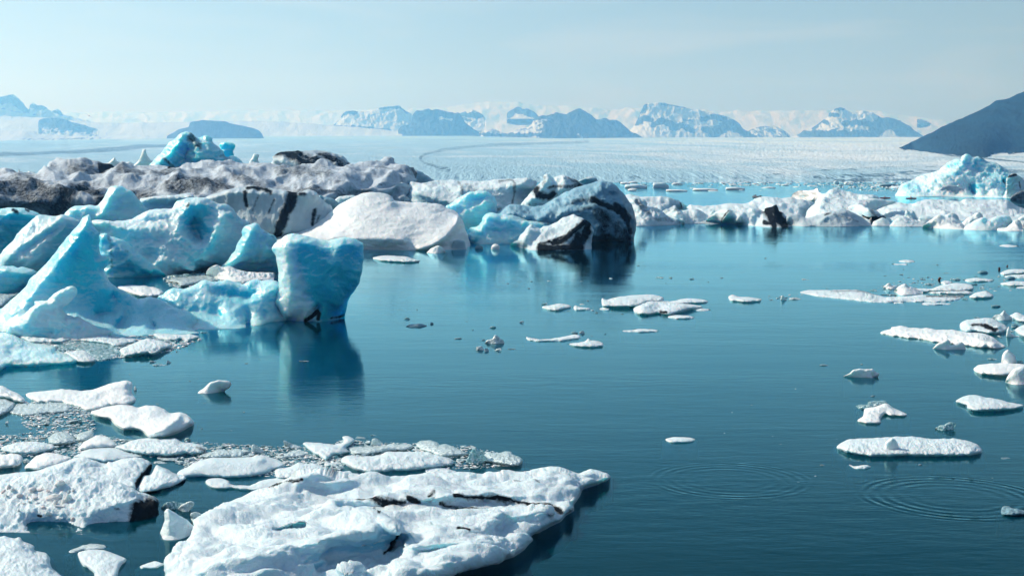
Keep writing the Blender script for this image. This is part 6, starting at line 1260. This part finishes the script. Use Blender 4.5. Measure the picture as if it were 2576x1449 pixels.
# smooth pebbles of ice frozen onto the boulder: parts of it
bx_, by_, BV = SURF['ice_boulder|huge snowy ice boulder with a jet black ash end in the lower left']
boulder = [o for o in scene.objects if o.name.startswith('ice_boulder')][0]
rp = np.random.RandomState(8)
peb = [(600,545,34,18),(410,590,26,16),(330,590,24,18),(130,590,22,30),(90,560,18,20),(480,600,22,12),(540,660,44,24),(690,600,16,26),(700,690,20,28),(600,750,36,16),(660,700,26,22),(490,840,34,22),(440,770,20,14),(615,870,10,20),(30,600,20,12),(60,640,18,12),(200,640,18,14),(240,720,14,10),(190,810,12,14),(300,710,12,9),(560,720,20,14),(720,780,16,14),(380,720,12,8),(0,640,16,12),(730,880,14,16),(270,650,14,9),(350,660,20,10),(740,590,12,18)]
for i, (x, y, w, h) in enumerate(peb):
    X, Yp = x*.2502, 1086.2 + y*.2502
    j = ((bx_-X)**2 + (by_-Yp)**2).argmin()
    p = BV[j]; m = p[1]/F
    if (i % 14, 'white') not in CM:
        CM[(i % 14, 'white')] = new_mesh('ice_pebble', CH[i % 14], [], IT, MATS['white'], {'dirt': np.zeros(len(IV)), 'blue': np.zeros(len(IV))})
    o = bpy.data.objects.new('ice_pebble', CM[(i % 14, 'white')]); scene.collection.objects.link(o)
    o.parent = boulder
    o.location = Vector(p) - boulder.location
    o.scale = (w*.5*m, w*.4*m, h*.55*m); o.rotation_euler = (rp.uniform(-.3, .3), rp.uniform(-.5, .5), rp.uniform(0, 3))
    o['grain'] = m / (w*.5*m)

# ---------------------------------------------------------------- seals, boats, people, gull
def simple(name, col, rough=.6):
    mat = bpy.data.materials.new(name); nt, N, L = nodes(mat)
    o_ = N('ShaderNodeOutputMaterial'); p = N('ShaderNodeBsdfPrincipled'); L(p.outputs[0], o_.inputs[0])
    tc = N('ShaderNodeTexCoord'); n_ = noise_tex(nt, tc.outputs['Object'], 9, 3)
    L(mixc(nt, n_, tuple(c*.8 for c in col), tuple(min(1, c*1.2) for c in col)), p.inputs['Base Color'])
    p.inputs['Roughness'].default_value = rough
    return mat
seal_m = simple('seal_fur', (.05, .018, .012), .35); rubber = simple('grey_rubber', (.10, .11, .13)); dark_cloth = simple('dark_cloth', (.06, .03, .04))
red_pl = simple('red_plastic', (.35, .06, .05)); skin = simple('skin', (.45, .28, .2)); wing_m = simple('gull_wing', (.30, .31, .33)); orange = simple('life_vest', (.4, .12, .05))

def skin_body(name, pts, edges, rad, mat, sub=1):
    me = bpy.data.meshes.new(name); me.from_pydata(pts, edges, [])
    o = bpy.data.objects.new(name, me); scene.collection.objects.link(o)
    s_ = o.modifiers.new('skin', 'SKIN')
    for v, r_ in zip(me.skin_vertices[0].data, rad): v.radius = (r_ if isinstance(r_, tuple) else (r_, r_))
    me.skin_vertices[0].data[0].use_root = True
    ss = o.modifiers.new('sub', 'SUBSURF'); ss.levels = ss.render_levels = sub
    dg = bpy.context.evaluated_depsgraph_get()
    nm = bpy.data.meshes.new_from_object(o.evaluated_get(dg))
    o.modifiers.clear(); o.data = nm; nm.materials.clear(); nm.materials.append(mat)
    for p in nm.polygons: p.use_smooth = True
    return o

def seal(x, y, s, lb, rz):
    X, Y = gp(x, y)
    o = skin_body('seal', [(0,0,-.35),(0,0,-.1),(.0,-.03,.12),(.0,-.08,.24),(.0,-.2,.22),(.0,-.27,.2)], [(0,1),(1,2),(2,3),(3,4),(4,5)], [.17,.15,.125,.12,.075,.045], seal_m)
    o.location = (X, Y, 0); o.scale = (s, s, s); o.rotation_euler = (0, 0, rz)
    o['label'] = lb; o['category'] = 'seal'; o['group'] = 'seals in the water'
seal(2362, 705, 1.15, 'dark brown seal head poking up left of the floe stack', .5)
seal(2514, 679, 1.1, 'dark brown seal head farthest right, above the floe stack', -.6)
seal(2533, 671, .7, 'small dark seal head behind the farthest right one', .9)

def empty(name, loc, rz, lb, cat, group=None):
    e = bpy.data.objects.new(name, None); scene.collection.objects.link(e)
    e.location = loc; e.rotation_euler = (0, 0, rz); e['label'] = lb; e['category'] = cat
    if group: e['group'] = group
    return e
def tube(name, path, r_, mat, parent, closed=False, seg=10):
    P = catmull(np.array(path, float), closed=closed, step=.15) if len(path) > 2 else np.array(path, float)
    n = len(P); V, Q = [], []
    for i in range(n):
        t = P[(i+1) % n if closed else min(i+1, n-1)] - P[i-1 if (closed or i > 0) else 0]; t /= np.linalg.norm(t)+1e-9
        a = np.cross(t, (0, 0, 1)); a /= np.linalg.norm(a)+1e-9; b = np.cross(a, t)
        rr = r_ if not callable(r_) else r_(i/(n-1))
        for k in range(seg):
            an = 2*math.pi*k/seg; V.append(P[i] + (a*math.cos(an) + b*math.sin(an))*rr)
    for i in range(n if closed else n-1):
        for k in range(seg):
            j = (i+1) % n; Q.append((i*seg+k, i*seg+(k+1) % seg, j*seg+(k+1) % seg, j*seg+k))
    return put(name, new_mesh(name, V, Q, None, mat), parent=parent)
def person(loc, rz, lb, mat, paddle=False, s=1.0):
    o = skin_body('person', [(0,0,.0),(0,0,.3),(0,.0,.52),(0,-.02,.66),(0,-.03,.80),(.2,0,.5),(.3,-.2,.33),(.25,-.42,.36),(-.2,0,.5),(-.3,-.2,.33),(-.25,-.42,.36),(.13,-.35,.06),(.14,-.75,.08),(-.13,-.35,.06),(-.14,-.75,.08)],
        [(0,1),(1,2),(2,3),(3,4),(2,5),(5,6),(6,7),(2,8),(8,9),(9,10),(0,11),(11,12),(0,13),(13,14)], [.17,.17,.15,.07,.11,.08,.06,.045,.08,.06,.045,.1,.06,.1,.06], mat)
    o.location = loc; o.rotation_euler = (0, 0, rz); o.scale = (s, s, s)
    o['label'] = lb; o['category'] = 'person'
    return o
# inflatable boat heading away to the left
X, Y = gp(1905, 497)
zb = empty('inflatable_boat', (X, Y, 0), .45, 'grey inflatable motor boat crossing the far water behind the snow bergs', 'boat')
tube('side_tube', [(-.75,2.2,.35),(-.8,1,.3),(-.8,-1,.33),(-.55,-1.9,.5),(0,-2.3,.62),(.55,-1.9,.5),(.8,-1,.33),(.8,1,.3),(.75,2.2,.35)], .26, rubber, zb)
put('hull', new_mesh('hull', [(-.7,2.0,.25),(.7,2.0,.25),(.7,-1.4,.25),(0,-2.1,.45),(-.7,-1.4,.25),(-.35,2.0,-.12),(.35,2.0,-.12),(.3,-1.3,-.1),(0,-1.9,.2),(-.3,-1.3,-.1)], [(0,1,2,4),(2,3,3,4)][:1]+[(0,5,6,1),(1,6,7,2),(2,7,8,3),(3,8,9,4),(4,9,5,0),(5,9,7,6)], [(2,3,4),(7,9,8)], rubber, None, False), parent=zb)
put('outboard_motor', box_mesh('outboard_motor', -.17, .17, 2.0, 2.4, -.2, .95, dark_cloth), parent=zb)
import mathutils
def on(e, v): return e.matrix_basis @ mathutils.Vector(v)
person(on(zb, (0, 1.2, .3)), .45, 'person in dark clothing steering the inflatable boat', dark_cloth, s=1.25)
for i, (x, y, rz, lk, lp) in enumerate(((2226, 499, 1.45, 'low red kayak at the left of the jagged iceberg', 'kayaker in an orange vest in the left kayak'), (2292, 500, 1.65, 'low red kayak directly in front of the jagged iceberg', 'kayaker in an orange vest in front of the jagged iceberg'))):
    X, Y = gp(x, y)
    k_ = empty('kayak', (X, Y, 0), rz, lk, 'kayak', 'kayaks')
    tube('hull', [(0,-2.3,.22),(0,-1.2,.1),(0,0,.08),(0,1.2,.1),(0,2.3,.22)], lambda t: .04 + .28*math.sin(math.pi*t)**.7, red_pl, k_)
    tube('cockpit_rim', [(.2,0,.34),(.17,.3,.34),(0,.42,.34),(-.17,.3,.34),(-.2,0,.34),(-.17,-.3,.34),(0,-.42,.34),(.17,-.3,.34)], .03, dark_cloth, k_, True, 6)
    p_ = person(on(k_, (0, .1, .12)), rz, lp, orange)
    pd = empty('paddle', on(k_, (0, -.35, .55)), rz + .3, 'double-bladed paddle held by the ' + ('left kayaker' if i == 0 else 'kayaker before the jagged iceberg'), 'paddle', 'paddles')
    tube('shaft', [(-1.05,0,-.1),(1.05,0,.2)], .018, dark_cloth, pd, False, 6)
    for s_ in (-1, 1):
        put('blade', box_mesh('blade', min(s_*1.0, s_*1.4), max(s_*1.0, s_*1.4), -.09, .09, .02+s_*.14, .06+s_*.14, orange), parent=pd)
# gull
d_ = 70.0; a_, b_ = ray(224, 292)
gu = empty('gull', (float(a_)*d_, d_, CAM_H + float(b_)*d_), .9, 'gull gliding with spread wings above the left ice fields', 'gull')
tube('body', [(0,-.22,0),(0,-.1,.01),(0,.1,0),(0,.26,-.01)], lambda t: .012 + .055*math.sin(math.pi*min(1, t*1.05+.02))**.8, simple('gull_body', (.5, .5, .5)), gu, seg=8)
gu.rotation_euler = (0.1, .55, .35); gu.scale = (.42, .42, .42)
for s_ in (-1, 1):
    V = [(0,-.07,0),(0,.08,0),(s_*.2,-.1,.05),(s_*.2,.07,.05),(s_*.55,.03,.02),(s_*.5,.08,.02)]
    V = V + [(x, y, z-.012) for x, y, z in V]
    put('wing', new_mesh('wing', V, [(0,2,3,1),(2,4,5,3),(6,7,9,8),(8,9,11,10),(0,6,8,2),(2,8,10,4),(1,3,9,7),(3,5,11,9),(4,10,11,5),(0,1,7,6)], None, wing_m, None, False), parent=gu)
